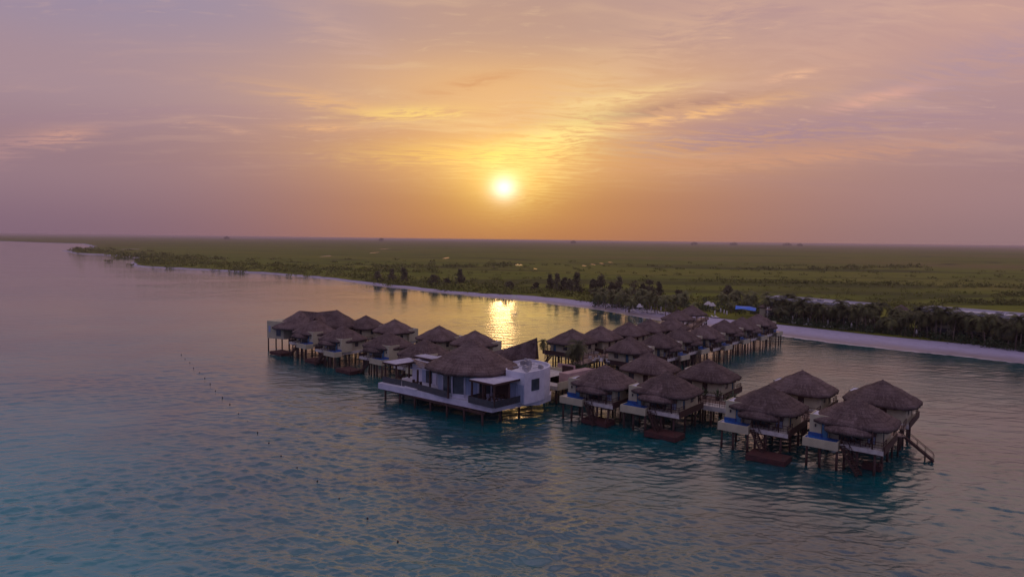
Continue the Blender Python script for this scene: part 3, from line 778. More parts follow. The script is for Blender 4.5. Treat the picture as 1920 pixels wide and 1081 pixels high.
# crossing platform with planters
ju, jv = Vector((math.cos(LA), math.sin(LA), 0)), Vector((-math.sin(LA), math.cos(LA), 0))
jp = thing('crossing_platform', 'cream platform where the pier arms meet, behind the white pavilion', 'platform', (JX[0], JX[1], 0), LA)
MB().prism([(-8.5, -5), (9.5, -5), (9.5, 6.5), (-7, 6.5)], 2.55, 3.20).build('deck', M['slab'], jp)
kb = MB(); kb.box(-7, 9.5, 6.5, 6.7, 2.6, 3.75); kb.box(9.5, 9.7, -5, 1.0, 2.6, 3.9); kb.build('low_wall', M['cream'], jp)
for x in (-6.5, -2, 3, 8.5):
    for y in (-4, 1, 5.8): MB().bar((x, y, -1), (x, y, 2.55), 0.22, 8).build('pile', M['wood'], jp)

# gap terrace by the right arm: railed platform with potted palms
gt = at(1340, 757, 3.2)
gp = thing('railed_platform', 'small cream platform with railings between the two bungalow groups of the right arm', 'platform', (gt.x, gt.y, 0), RA)
MB().box(-3.6, 3.2, -1.8, 3.4, 2.5, 3.2).build('deck', M['slab'], gp)
gr = MB()
for a, b in (((-3.5, -1.7), (3.1, -1.7)), ((3.1, -1.7), (3.1, 3.3)), ((-3.5, -1.7), (-3.5, 1.5))): rail(gr, (*a, 3.2), (*b, 3.2))
gr.build('railing', M['wood'], gp)
for x in (-3.0, 0, 2.7):
    for y in (-1.3, 2.8): MB().bar((x, y, -1), (x, y, 2.5), 0.16, 8).build('pile', M['wood'], gp)

# long stair at the far right bungalow
s0, s1 = at(1690, 812, 3.2), at(1750, 862, 0.2)
st = thing('water_stair', 'long railed wooden stair reaching down into the sea at the far right bungalow', 'stair', (s0.x, s0.y, 0))
stairs(st, (0, 0, 3.1), (s1.x - s0.x, s1.y - s0.y, 0.1), 1.1, 'flight')
MB().box(-1.6, 0.1, -0.8, 0.8, 2.95, 3.1).build('landing', M['lightwood'], st)
for x in (-1.4, 0.0): MB().bar((x, 0.6, -1), (x, 0.6, 2.95), 0.12, 7).build('pile', M['wood'], st)
MB().bar(((s1.x - s0.x) * .75, (s1.y - s0.y) * .75, -1), ((s1.x - s0.x) * .75, (s1.y - s0.y) * .75, 0.9), 0.09, 7).build('pile', M['wood'], st)

# dark red landing docks below some of the stairs
def dock(px, rz, label, sx=2.4, sy=1.5):
    p = at(*px, 0.4); root = thing('landing_dock', label, 'dock', (p.x, p.y, 0), rz, 'dark red landing docks at the water')
    dk = MB()
    for i in range(9):
        x = -sx + 2 * sx * i / 9; dk.box(x + .01, x + 2 * sx / 9 - .01, -sy, sy, 0.62, 0.72)
    dk.build('planking', M['redwood'], root)
    fr_ = MB(); fr_.box(-sx, sx, -sy - .08, -sy, 0.05, 0.72); fr_.box(-sx, sx, sy, sy + .08, 0.05, 0.72); fr_.box(-sx - .08, -sx, -sy, sy, 0.05, 0.72); fr_.box(sx, sx + .08, -sy, sy, 0.05, 0.72)
    fr_.build('skirt_board', M['redwood'], root)
    for x in (-sx + .2, sx - .2):
        for y in (-sy + .2, sy - .2): MB().bar((x, y, -1), (x, y, 1.25 if x > 0 and y < 0 else 0.6), 0.09, 7).build('post', M['wood'], root)
dock((1441, 857), RA, 'dark red landing dock under the second bungalow from the right')
dock((1246, 814), RA, 'dark red landing dock under the third bungalow from the right')
dock((1122, 789), RA, 'dark red landing dock beside the white pavilion side bungalow', 2.1, 1.3)
dock((528, 661), LA, 'dark landing dock under the double-peaked villa at far left', 2.6, 1.6)
dock((655, 694), LA, 'dark landing dock in shade under the left arm bungalow with the bright blue pool', 2.6, 1.6)
dock((592, 676), LA, 'dark landing dock under the left arm bungalow beside the villa', 2.2, 1.4)
dock((1636, 845 + 28), RA, 'low dark platform half sunk under the nearest bungalow stair', 1.0, 0.6)

# ------------------------------------------------------------------ the white sea pavilion
pc = at(879, 637.5, 11.2)
pav = thing('sea_pavilion', 'large white sea pavilion with conical thatch, glass walls and a deck over water', 'pavilion', (-7.0, 111.2, 0), LA)
def loc2(x, y, z):
    q = at(x, y, z) - Vector((-7.0, 111.2, 0)); c, s = math.cos(-LA), math.sin(-LA)
    return (q.x * c - q.y * s, q.x * s + q.y * c)
DZ0, DZ1 = 1.95, 2.95
F = loc2(922, 761, DZ1); Lc = loc2(709, 717, DZ1)
deck_pts = [F, (F[0] + 0.7, 2.0), (11.6, 4.5), (11.0, 8.0), (9.5, 10.0), (-2, 11.0), (-13.5, 7.0), (Lc[0] - 0.3, 1.5), Lc]
MB().prism(deck_pts, DZ0, DZ1).build('deck', M['white'], pav)
step_ = MB(); step_.prism([(F[0] - 8.2, F[1] + .5), (F[0] - 5.0, F[1] + .5), (F[0] - 4.2, F[1] + 2.6), (F[0] - 7.5, F[1] + 2.2)], DZ1, DZ1 + 0.16)
step_.prism([(Lc[0] + 6.2, Lc[1] + .5), (Lc[0] + 9.4, Lc[1] + .5), (Lc[0] + 9.0, Lc[1] + 2.2), (Lc[0] + 5.5, Lc[1] + 2.4)], DZ1, DZ1 + 0.16)
step_.build('deck_step', M['white'], pav)
for i in range(7):
    for j, y in enumerate((-5.4, -1.5, 3.0)):
        x = Lc[0] + 1.0 + (F[0] - Lc[0] - 2.0) * i / 6
        MB().bar((x, y, -1), (x, y, DZ0), 0.17, 8).build('pile', M['wood'], pav)
ub = MB()
for y in (-5.4, -1.5, 3.0): ub.box(Lc[0] + .6, F[0] - .6, y - .16, y + .16, DZ0 - 0.32, DZ0)
ub.build('deck_beam', M['wood'], pav)
# central glass drum under the cone
cx0, cy0, Rg = -0.1, 0.9, 5.6
gl_, fr_, sill_ = MB(), MB(), MB()
NS = 16
ring = [(cx0 + Rg * math.cos(2 * math.pi * (i + .5) / NS), cy0 + Rg * math.sin(2 * math.pi * (i + .5) / NS)) for i in range(NS)]
cur = MB()
for i in range(NS):
    a, b = ring[i], ring[(i + 1) % NS]
    am, bm2 = mid(a, b, .06), mid(a, b, .94)
    MB().beam((*am, 5.17), (*bm2, 5.17), 0.05, 3.25).build('curtained_glass' if i % 3 == 1 else 'glass_panel', M['curtain' if i % 3 == 1 else 'glass'], pav)
    fr_.bar((*a, DZ1), (*a, 7.2), 0.16, 6)
    sill_.beam((*a, 3.25), (*b, 3.25), 0.22, 0.6); fr_.beam((*a, 6.95), (*b, 6.95), 0.2, 0.3)
fr_.build('window_frame', M['white'], pav); sill_.build('glass_parapet', M['white'], pav)
thatch_roof(MB(), cx0, cy0, 7.8, 7.5, 7.15, 11.75, 0.90, 2.1, seed=21, n=72, thick=0.4).build('conical_thatch', M['thatch'], pav)
# right wing: rounded white block with plant on its roof
def arc_pts(c, r0, a0, a1, n): return [(c[0] + r0 * math.cos(a0 + (a1 - a0) * i / n), c[1] + r0 * math.sin(a0 + (a1 - a0) * i / n)) for i in range(n + 1)]
wing = [(11.75, 0.6)] + [(11.9, 3.0), (11.7, 5.4), (11.0, 7.6), (9.8, 9.3), (8.0, 10.4), (5.6, 10.8)] + [(3.6, 10.8), (3.6, 5.0), (7.8, 0.6)]
MB().prism(wing, DZ1 - .25, 7.2).build('right_wing', M['white'], pav)
def par(pts, z0, z1, t):
    mb = MB(); n = len(pts); c = Vector((sum(p[0] for p in pts) / n, sum(p[1] for p in pts) / n))
    inn = [tuple(Vector(p).lerp(c, t / max(0.1, (Vector(p) - c).length))) for p in pts]
    for i in range(n):
        j = (i + 1) % n; mb.prism([pts[i], pts[j], inn[j], inn[i]], z0, z1)
    return mb
par(wing, 7.202, 7.6, 0.3).build('right_parapet', M['white'], pav)
wf = loc2(1014, 705, 5.2)
MB().box(11.84, 11.96, 2.1, 3.9, 4.6, 6.4).build('right_wing_window', M['glass'], pav)
for (x, y, sx, sy, sz) in ((6.2, 7.0, .6, .5, .6), (7.9, 6.0, .35, .35, .95), (8.8, 4.4, .6, .4, .4), (9.9, 3.2, .3, .3, .4), (9.8, 6.8, .35, .3, .35), (5.0, 8.8, .5, .5, .5)):
    u = MB(); u.box(x - sx, x + sx, y - sy, y + sy, 7.3, 7.3 + sz); u.box(x - sx * .8, x + sx * .8, y - sy * .8, y + sy * .8, 7.3 + sz, 7.4 + sz); u.bar((x - sx * .4, y, 7.4 + sz), (x - sx * .4, y, 7.52 + sz), .25, 8)
    u.build('air_conditioner', M['metal'], pav)
pp = MB(); pp.bar((5.4, 7.8, 7.5), (9.2, 7.8, 7.5), 0.06); pp.bar((9.2, 7.8, 7.5), (9.6, 5.0, 7.5), 0.06); pp.bar((7.0, 3.2, 7.5), (7.0, 8.6, 7.5), 0.06); pp.build('roof_pipe', M['metal'], pav)
# left wing
lw = [(-13.6, -0.6), (-7.2, -0.6), (-5.6, 5.0), (-5.6, 8.6), (-9.5, 8.8), (-12.6, 6.0)]
MB().prism(lw, DZ1, 6.35).build('left_wing', M['white'], pav)
par(lw, 6.352, 6.7, 0.3).build('left_parapet', M['white'], pav)
g = MB(); g.box(-10.9, -9.9, -0.68, -0.602, 3.1, 5.3); go = g.build('sliding_door', M['curtain'], pav)
MB().box(-9.88, -8.3, -0.68, -0.602, 3.1, 5.3).build('sliding_door', M['glass'], pav)
for (x, y) in ((-9.2, 4.2), (-7.6, 5.2)):
    u = MB(); u.box(x - .5, x + .5, y - .4, y + .4, 6.5, 7.3); u.bar((x, y, 7.3), (x, y, 7.4), .3, 8); u.build('air_conditioner', M['metal'], pav)
# slatted white canopies on brown posts
def canopy(x0, x1, y0, y1, z, lip=0.0):
    mb = MB(); mb.box(x0, x1, y0, y1, z, z + 0.09)
    n = int((x1 - x0) / 0.55)
    for i in range(n + 1):
        x = x0 + (x1 - x0) * i / n; mb.box(x - .04, x + .04, y0, y1, z + .09, z + .16)
    c = mb.build('canopy', M['white'], pav)
    ed = MB(); ed.box(x0 - .02, x1 + .02, y0 - .12, y0 - .002, z - .16, z + .13); ed.box(x1 + .002, x1 + .12, y0, y1, z - .16, z + .13)
    for i in range(6):
        y = y0 + (y1 - y0) * (i + .5) / 6; ed.box(x0, x1, y - .05, y + .05, z - .2, z - .002)
    ed.build('canopy_beam', M['wood'], c)
    return c
canopy(5.6, 10.7, -5.2, 4.2, 6.45); canopy(3.9, 7.0, -1.8, 4.4, 6.85)
canopy(-15.9, -12.4, -5.3, 0.6, 6.4); canopy(-14.8, -10.2, 0.9, 3.6, 6.85)
for x, y in ((5.8, -4.9), (8.2, -4.9), (10.5, -4.9), (10.5, -1.6), (10.5, 1.4), (-15.6, -5.0), (-12.6, -5.0), (-15.6, 0.3), (5.8, -2.0), (-3.6, -5.2), (1.2, -5.6), (-7.4, -4.6)):
    MB().box(x - .12, x + .12, y - .12, y + .12, DZ1, 6.2 if y > -5.15 else 6.6).build('canopy_post', M['wood'], pav)
# pergola slats fanning out left of the cone
pg = MB()
pa, pb, pcn = loc2(772, 672, 6.7), loc2(782, 687, 6.7), loc2(850, 699, 6.7)
pin = (cx0 - 5.6, cy0 - 3.4)
for i in range(7):
    t = i / 6; a = mid(pb, pa, t); b = mid(pcn, pin, t); z = 6.72 + 0.12 * (i % 2)
    pg.beam((*a, z), (*b, z + .05), 0.13, 0.12)
for t in (0.12, 0.5, 0.85):
    a = mid(pb, pcn, t); b = mid(pa, pin, t); pg.beam((*a, 6.56), (*b, 6.56), 0.12, 0.14)
pg.build('pergola_slats', M['lightwood'], pav)
# glass balustrade and interior terrace walls
balm = mat('smoked_balustrade', (0.05, 0.055, 0.06), 0.15, spec=0.7)
for a, b in (((5.5, -5.4), (10.9, -5.4)), ((11.0, -5.3), (11.0, 1.4)), ((-15.9, -5.4), (-11.2, -5.0)), ((-11.1, -4.95), (-7.1, -5.1)), ((-7.0, -5.15), (1.0, -5.6)), ((5.4, -5.2), (5.4, -2.2))):
    MB().beam((*a, 3.5), (*b, 3.5), 0.04, 1.05).build('glass_balustrade', balm, pav)
tw = MB(); tw.box(4.6, 8.6, 0.3, 0.45, DZ1, 6.1); tw.build('terrace_screen', M['wood'], pav)
tg = MB(); tg.box(8.65, 9.9, 0.42, 0.55, DZ1, 5.7); tg.box(10.0, 11.6, 0.45, 0.56, DZ1, 5.7); tg.build('terrace_glass', M['curtain'], pav)
# swept thatch fin behind
pk = loc2(1004, 633, 11.0)
fin = MB(); fin_rings = []
xs0, xs1 = -4.2, pk[0] + 0.4
for i in range(13):
    t = i / 12; x = xs0 + (xs1 - xs0) * t; yr = 9.3 + (pk[1] - 9.3) * t; zr = 8.0 + 3.1 * t ** 1.25
    hw = 3.0 - 2.5 * t; ze = 6.6 + 0.9 * t
    sec = []
    for s_, k2 in ((-1, 0), (-.5, .35), (0, 1), (.5, .35), (1, 0)):
        sec.append((x + 0.3 * s_ * 0, yr + hw * s_, ze + (zr - ze) * (1 - abs(s_)) ** 1.1))
    low = [(x, yr + hw * s_, ze - .3 + (zr - ze) * (1 - abs(s_)) ** 1.1) for s_ in (1, .5, 0, -.5, -1)]
    fin_rings.append(sec + low)
fin.rings(fin_rings, False, cap0=True, cap1=True)
fin.build('swept_thatch', M['thatch'], pav)
fp = MB()
for x in (-3.0, 0.0, 2.8):
    for y in (8.4, 12.6): fp.bar((x, y, DZ0), (x, y, 7.2), 0.12)
fp.build('thatch_post', M['wood'], pav)

# pink entrance wall between the pavilion and the crossing
pw = at(1058, 716, 3.2)
pk_ = thing('entrance_wall', 'pink rendered stair wall and gate between the white pavilion and the crossing', 'wall', (pw.x, pw.y, 0), LA)
MB().prism([(-0.4, -1.0), (1.5, -1.0), (1.7, 6.2), (0.0, 6.2)], 3.2, 5.0).build('sloping_wall', M['pink'], pk_)
MB().box(-4.4, 1.5, -1.6, 6.2, 2.4, 3.2).build('base_slab', M['cream'], pk_)
MB().box(-3.0, -0.6, 3.2, 3.35, 3.2, 5.4).build('dark_gate', M['wood'], pk_)
MB().box(-4.2, -0.4, 3.4, 3.7, 5.0, 5.6).build('lintel', M['pink'], pk_)
for x in (-3.8, 1.0):
    for y in (-1.0, 4.5): MB().bar((x, y, -1), (x, y, 2.4), .16, 8).build('pile', M['wood'], pk_)

# ------------------------------------------------------------------ double-peaked villa at the left end
vc = (-51.0, 174.5)
vil = thing('stilt_villa', 'large double-peaked thatched villa with an olive flat-roofed block at far left', 'villa', (*vc, 0), rad(-6))
def vloc(x, y, z):
    q = at(x, y, z) - Vector((vc[0], vc[1], 0)); a = -rad(-6); return (q.x * math.cos(a) - q.y * math.sin(a), q.x * math.sin(a) + q.y * math.cos(a))
r1, r2 = vloc(562, 580, 9.9), vloc(631, 580, 9.9)
MB().box(-8.2, 8.2, -5.0, 5.0, 2.6, 3.3).build('floor_slab', M['slab'], vil)
MB().box(-7.4, 7.6, -4.2, 4.4, 3.3, 5.9).build('wall', M['cream'], vil)
b0 = vloc(501, 631, 3.3)
MB().prism([(b0[0], b0[1]), (b0[0] + 5.0, b0[1] - 1.5), (b0[0] + 8.0, b0[1] + 1.8), (b0[0] + 1.6, b0[1] + 4.6)], 3.0, 7.3).build('flat_roofed_block', M['cream'], vil)
th_ = Vector((5.0, -1.5, 0)).normalized(); nn = Vector((th_.y, -th_.x, 0))
def on_block(d0, d1, za, zb, m, name):
    a = Vector((b0[0], b0[1], 0)) + th_ * d0 + nn * .04; b = Vector((b0[0], b0[1], 0)) + th_ * d1 + nn * .04; z = (za + zb) / 2
    MB().beam((a.x, a.y, z), (b.x, b.y, z), .06, zb - za).build(name, m, vil)
on_block(0.5, 1.1, 4.6, 6.1, M['curtain'], 'window'); on_block(2.9, 4.3, 3.7, 5.5, M['glass'], 'window')
tr = MB()
thatch_roof(tr, r1[0] + .4, r1[1] - 0.9, 6.0, 6.5, 5.9, 9.75, 1.05, 2.9, seed=31).build('thatched_roof', M['thatch'], vil)
thatch_roof(MB(), r2[0], r2[1], 5.6, 5.8, 6.0, 9.85, 1.05, 2.9, seed=33).build('thatched_roof', M['thatch'], vil)
sd = MB(); sd.rings([[(r1[0] + .3, r1[1] - 3.2, 7.2), (r1[0] + .3, r1[1], 9.60), (r1[0] + .3, r1[1] + 3.2, 7.2)], [(r1[0] + 4.6, r1[1] - 3.6, 6.9), (r1[0] + 4.6, r1[1], 9.35), (r1[0] + 4.6, r1[1] + 3.6, 6.9)], [(r2[0] - .3, r2[1] - 3.2, 7.2), (r2[0] - .3, r2[1], 9.70), (r2[0] - .3, r2[1] + 3.2, 7.2)]], False, cap0=True, cap1=True)
sd.build('roof_saddle', M['thatch'], vil)
dm = MB(); mx = (r1[0] + r2[0]) / 2 + 1.6
dm.rings([[(mx - 1.7, r1[1] - 5.0, 6.4), (mx, r1[1] - 5.2, 8.5), (mx + 1.7, r1[1] - 5.0, 6.4)], [(mx - 1.7, r1[1] - 1, 7.2), (mx, r1[1] - 1, 8.9), (mx + 1.7, r1[1] - 1, 7.2)]], False, cap1=True)
dm.build('dormer_roof', M['thatch'], vil)
MB().add([(mx - 1.4, r1[1] - 4.9, 6.45), (mx + 1.4, r1[1] - 4.9, 6.45), (mx, r1[1] - 4.95, 8.2)], [(0, 1, 2)])
dg = MB(); dg.prism([(mx - 1.3, r1[1] - 4.7), (mx + 1.3, r1[1] - 4.7), (mx + 1.3, r1[1] - 4.55), (mx - 1.3, r1[1] - 4.55)], 6.2, 6.9); dg.build('dormer_window', M['glass'], vil)
for x in (b0[0] + .4, b0[0] + 4.2, -6.5, -2.2, 2.2, 6.6):
    for y in (-4.2, 0.0, 4.2):
        yy = y + (b0[1] + 4.0 if x < -7.5 else 0)
        if x < -7.5 and y > 0: continue
        MB().bar((x, yy, -1), (x, yy, 2.9 if x > -8 else 3.0), .17, 8).build('pile', M['wood'], vil)

# ------------------------------------------------------------------ open palapas at the beach end of the pier
def palapa(p, r, ze, zt, zf, label, name='open_palapa', group='open thatched palapas at the beach end of the pier'):
    root = thing(name, label, 'palapa', (p[0], p[1], 0), rad(47), group)
    thatch_roof(MB(), 0, 0, r, r, ze, zt, 1.08, 3.0, seed=41, n=32).build('thatched_roof', M['thatch'], root)
    for x in (-1, 0, 1):
        for y in (-1, 0, 1):
            if x == 0 and y == 0: continue
            MB().bar((x * r * .72, y * r * .72, zf - 1.5), (x * r * .72, y * r * .72, ze + .3), .13, 7).build('post', M['lightwood'], root)
    MB().box(-r * .8, r * .8, -r * .8, r * .8, zf - .2, zf).build('floor', M['slab'], root)
    return root
palapa(pavA, 4.6, 5.6, 8.2, 3.2, 'open thatched palapa over the pier, nearer the sea of the two by the beach')
palapa(pavB, 4.4, 5.6, 8.3, 3.2, 'open thatched palapa at the sand end of the central pier, farthest of the two')

# ------------------------------------------------------------------ hotel buildings behind the palms
def hotel(pts, label, depth=15, h=8.6):
    a, b = at(*pts[0], h), at(*pts[1], h)
    d = Vector((b.x - a.x, b.y - a.y, 0)); L = d.length; rz = math.atan2(d.y, d.x)
    root = thing('hotel_block', label, 'hotel', (a.x, a.y, 0), rz)
    MB().box(0, L, -depth, 0, 0.5, h - 1.0).build('wall', M['cream'], root)
    MB().box(-.4, L + .4, -depth - .4, .4, h - 1.0, h - .6).build('roof_slab', M['concrete'], root)
    p_ = MB(); p_.box(-.4, L + .4, .1, .4, h - .598, h); p_.box(-.4, L + .4, -depth - .4, -depth - .1, h - .598, h - .2); p_.box(-.4, -.1, -depth - .1, .1, h - .598, h); p_.box(L + .1, L + .4, -depth - .1, .1, h - .598, h)
    for i in range(1, int(L / 9)): p_.box(i * 9 - .1, i * 9 + .1, -depth - .1, .1, h - .598, h - .35)
    p_.build('roof_parapet', M['concrete'], root)
    k = int(L / 4.5)
    for st_ in (1.6, 4.6):
        for i in range(k): MB().box(i * 4.5 + 1, i * 4.5 + 3.6, -depth - .08, -depth - .002, st_, st_ + 2.1).build('window', M['glass'], root)
    for i in range(int(L / 14)):
        t = MB(); x = i * 14 + 6; t.box(x - .8, x + .8, -7.5, -6, h - .58, h + .5); t.build('roof_unit', M['metal'], root)
    return root
hotel(((1462, 553.5), (1640, 568)), 'long low white flat-roofed hotel block behind the palms, left of the two', 8)
hotel(((1752, 573), (1990, 592)), 'long low white flat-roofed hotel block behind the palms at the right edge', 10, 9.2)
TH = [(1447, 566, 'thatched beach house left of the long white hotel, beside the pale lifeguard frame', 4.5), (1506, 561, 'small thatched gable in front of the left white hotel block, first from the left', 2.8), (1556, 564, 'thatched gable in front of the left white hotel block, middle one', 3.2), (1620, 569, 'narrow thatched gable at the right end of the left white hotel block', 2.0),
      (1775, 583, 'thatched roof at the left end of the right hotel block', 3.6), (1822, 584, 'round thatched hut roof in front of the right hotel block', 3.8), (1898, 588, 'dark thatched roof in front of the right hotel block near the frame edge', 3.2), (1690, 572, 'thatched roof between the two white hotel blocks', 3.4)]
for x, y, lab, r in TH:
    p = at(x, y, 6.4); root = thing('thatched_hut', lab, 'hut', (p.x, p.y, 0), rad(-35), 'thatched roofs among the palms')
    thatch_roof(MB(), 0, 0, r, r * .9, 4.5, 6.6, 1.15, 3.0, seed=int(x), n=28).build('thatched_roof', M['thatch'], root)
    MB().box(-r * .75, r * .75, -r * .7, r * .7, 0.6, 4.6).build('wall', M['cream'], root)
    MB().box(-r * .3, r * .3, -r * .7 - .06, -r * .7 - .002, 2.2, 4.0).build('window', M['glass'], root)

# ------------------------------------------------------------------ vegetation
def ordinal(n):
    a = ['', 'first', 'second', 'third', 'fourth', 'fifth', 'sixth', 'seventh', 'eighth', 'ninth', 'tenth', 'eleventh', 'twelfth', 'thirteenth', 'fourteenth', 'fifteenth', 'sixteenth', 'seventeenth', 'eighteenth', 'nineteenth']
    if n < 20: return a[n]
    t = {2: 'twent', 3: 'thirt', 4: 'fort'}[n // 10]
    return t + 'ieth' if n % 10 == 0 else t + 'y-' + a[n % 10]
def relabel(objs, fmt, key=None):
    key = key or (lambda o: o.location.x / o.location.y)
    for i, o in enumerate(sorted(objs, key=key)): o['label'] = fmt.format(ordinal(i + 1))
rng = np.random.default_rng(11)
def palm_mesh(seed, h, lean, nf=19, fl=3.9, dead=3):
    r = random.Random(seed); tr = MB(); cr = MB()
    la = r.uniform(0, 6.28); n = 7; prev = None; rings = []
    for i in range(n + 1):
        t = i / n; x = lean * t * t * math.cos(la); y = lean * t * t * math.sin(la); z = h * t
        rr = 0.17 * (1 - 0.4 * t) * (1.5 if i == 0 else 1)
        rings.append([(x + rr * math.cos(a * math.pi / 3), y + rr * math.sin(a * math.pi / 3), z) for a in range(6)])
    tr.rings(rings, True, cap1=True)
    top = Vector((lean * math.cos(la), lean * math.sin(la), h))
    for k in range(nf):
        a = 2.399 * k + r.uniform(-.2, .2); el0 = rad(r.uniform(-25, 80) if k < nf - dead else -50); L = fl * r.uniform(0.8, 1.15)
        d = Vector((math.cos(a), math.sin(a), 0)); s = Vector((-d.y, d.x, 0)); p = top.copy(); e = el0; m_ = 9; pts = [p.copy()]
        for i in range(m_):
            e -= rad(r.uniform(9, 16)); p = p + (d * math.cos(e) + Vector((0, 0, math.sin(e)))) * (L / m_); pts.append(p.copy())
        for i in range(m_):
            q0, q1 = pts[i], pts[i + 1]; t = (i + .5) / m_; wl = 1.05 * math.sin(math.pi * min(1, t * 0.85 + 0.15)) + .12
            f = (q1 - q0)
            for sg in (-1, 1):
                for hh in (0.0, 0.5):
                    b0 = q0 + f * hh; b1 = q0 + f * (hh + .44); tip = b0 + f * 1.2 + s * sg * wl * r.uniform(.8, 1.1) + Vector((0, 0, -0.35 * wl - r.uniform(0, .12)))
                    cr.add([b0, b1, tip], [(0, 1, 2)])
    for _ in range(3):
        q = top + Vector((r.uniform(-.3, .3), r.uniform(-.3, .3), -.3)); cr.bar(q - Vector((0, 0, .15)), q + Vector((0, 0, .15)), .14, 5)
    return tr, cr
palms = []
for i, (h, ln) in enumerate([(6.2, .7), (7.0, 1.2), (5.6, .4), (7.8, .9), (4.4, .3), (6.6, 1.6)]):
    t_, c_ = palm_mesh(100 + i, h, ln)
    palms.append((t_.mesh('palm_trunk', M['bark']), c_.mesh('palm_crown', M['palm']), c_.mesh('palm_crown_light', M['palmlight'])))
def palm(x, y, k, rz, sc, label, group, light=False, z=0.9):
    root = thing('coconut_palm', label, 'palm tree', (x, y, z), rz, group); root.scale = (sc, sc, sc)
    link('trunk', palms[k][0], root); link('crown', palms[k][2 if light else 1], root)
    return root
random.seed(21)
# dense belt behind the right-hand beach: rows of base lines surveyed at ground level
base_line = [(1430, 598), (1466, 603), (1540, 613), (1640, 623), (1700, 629), (1780, 638), (1860, 648), (1960, 660)]
def on_line(line, t):
    x = line[0][0] + (line[-1][0] - line[0][0]) * t
    for (xa, ya), (xb, yb) in zip(line[:-1], line[1:]):
        if xa <= x <= xb: return x, ya + (yb - ya) * (x - xa) / (xb - xa)
    return line[-1]
bl = [at(*on_line(base_line, i / 40), .9) for i in range(41)]
def belt(t, depth):
    f = t * 40; i = min(39, int(f)); p = bl[i].lerp(bl[i + 1], f - i); q = (bl[i + 1] - bl[i]).normalized(); return p + Vector((-q.y, q.x, 0)) * -depth if (-q.y * p.x + q.x * p.y) < 0 else p + Vector((-q.y, q.x, 0)) * depth
rowlab = ['coconut palm in the front edge of the dense belt, beside the sand', 'coconut palm in the middle of the dense belt in front of the hotel', 'coconut palm at the back of the dense belt against the hotel roofs']
for row, (dep, cnt) in enumerate(((-0.5, 34), (5.0, 34), (11.0, 30))):
    for i in range(cnt):
        p = belt(min(.999, (i + random.uniform(.1, .9)) / cnt), dep + random.uniform(-1.2, 1.8))
        palm(p.x, p.y, random.randrange(6), random.uniform(0, 6.28), random.uniform(.85, 1.1) * ((1.0, .95, .84)[row] if p.x < 108 else (1.0, .93, .80)[row]), rowlab[row], ('palms at the front edge of the dense belt', 'palms in the middle of the dense belt', 'palms at the back of the dense belt')[row])
for i in range(14):
    p = belt(random.uniform(0.0, .14), random.uniform(3, 14))
    palm(p.x, p.y, random.randrange(6), random.uniform(0, 6.28), random.uniform(.85, 1.05), '', 'palms clustered at the pier end of the hotel')
relabel([o for o in C.objects if o.get('group') == 'palms clustered at the pier end of the hotel'], '{} coconut palm from the left in the cluster hiding the hotel end nearest the pier')
for row, f_ in enumerate(('{} coconut palm from the pier in the front row of the dense belt', '{} coconut palm from the pier in the middle row of the dense belt', '{} coconut palm from the pier in the back row by the hotel')):
    gname = ('palms at the front edge of the dense belt', 'palms in the middle of the dense belt', 'palms at the back of the dense belt')[row]
    relabel([o for o in C.objects if o.get('group') == gname], f_)
# looser, yellow-green palms left of the pier head and around the palapas
for i in range(40):
    x = random.uniform(1120, 1440); ybase = 566 + (x - 1120) * 0.085 + random.uniform(3, 15)
    if x > 1310: ybase = 583 + (x - 1310) * 0.05 - random.uniform(-1, 12)
    p = at(x, ybase, .9)
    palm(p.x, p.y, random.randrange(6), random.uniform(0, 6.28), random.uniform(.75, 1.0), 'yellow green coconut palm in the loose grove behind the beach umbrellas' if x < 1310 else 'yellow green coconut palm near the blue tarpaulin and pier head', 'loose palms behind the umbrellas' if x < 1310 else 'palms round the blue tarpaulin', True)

relabel([o for o in C.objects if o.get('group') == 'loose palms behind the umbrellas'], '{} yellow green palm from the left in the loose grove behind the left beach')
relabel([o for o in C.objects if o.get('group') == 'palms round the blue tarpaulin'], '{} yellow green palm from the left around the blue tarpaulin')
def leaf_cloud(centers, radii, per, size, sq=0.75, seed=1, mtl=None, name='foliage'):
    """many small leaf triangles spread through ellipsoid clumps, one mesh"""
    g = np.random.default_rng(seed); centers = np.asarray(centers, float); radii = np.asarray(radii, float)
    n = len(centers) * per
    d = g.normal(size=(n, 3)); d /= np.linalg.norm(d, axis=1)[:, None]
    rr = g.uniform(0.35, 1.0, n) ** 0.6
    c = np.repeat(centers, per, 0); r = np.repeat(radii, per, 0)
    off = d * rr[:, None] * r; p = c + off
    a = g.normal(size=(n, 3)); a /= np.linalg.norm(a, axis=1)[:, None]; b = np.cross(a, g.normal(size=(n, 3))); b /= np.linalg.norm(b, axis=1)[:, None]
    s = (size if np.isscalar(size) else np.repeat(size, per))
    s = (s * g.uniform(.6, 1.4, n))[:, None]
    v = np.stack([p - a * s, p + a * s * .9 + b * s * .2, p + b * s * 1.3], 1).reshape(-1, 3)
    v[:, 2] = np.maximum(v[:, 2], 0.0)
    return np_mesh(name, v, np.arange(n * 3).reshape(-1, 3), mtl)

# low scrub: nobody could count these bushes
cs, rs, sz = [], [], []
g = random.Random(5)
def scrub_at(x, y, zoff, r, hgt): cs.append((x, y, .9 + hgt * .35)); rs.append((r, r, hgt)); sz.append(max(.22, r * .17))
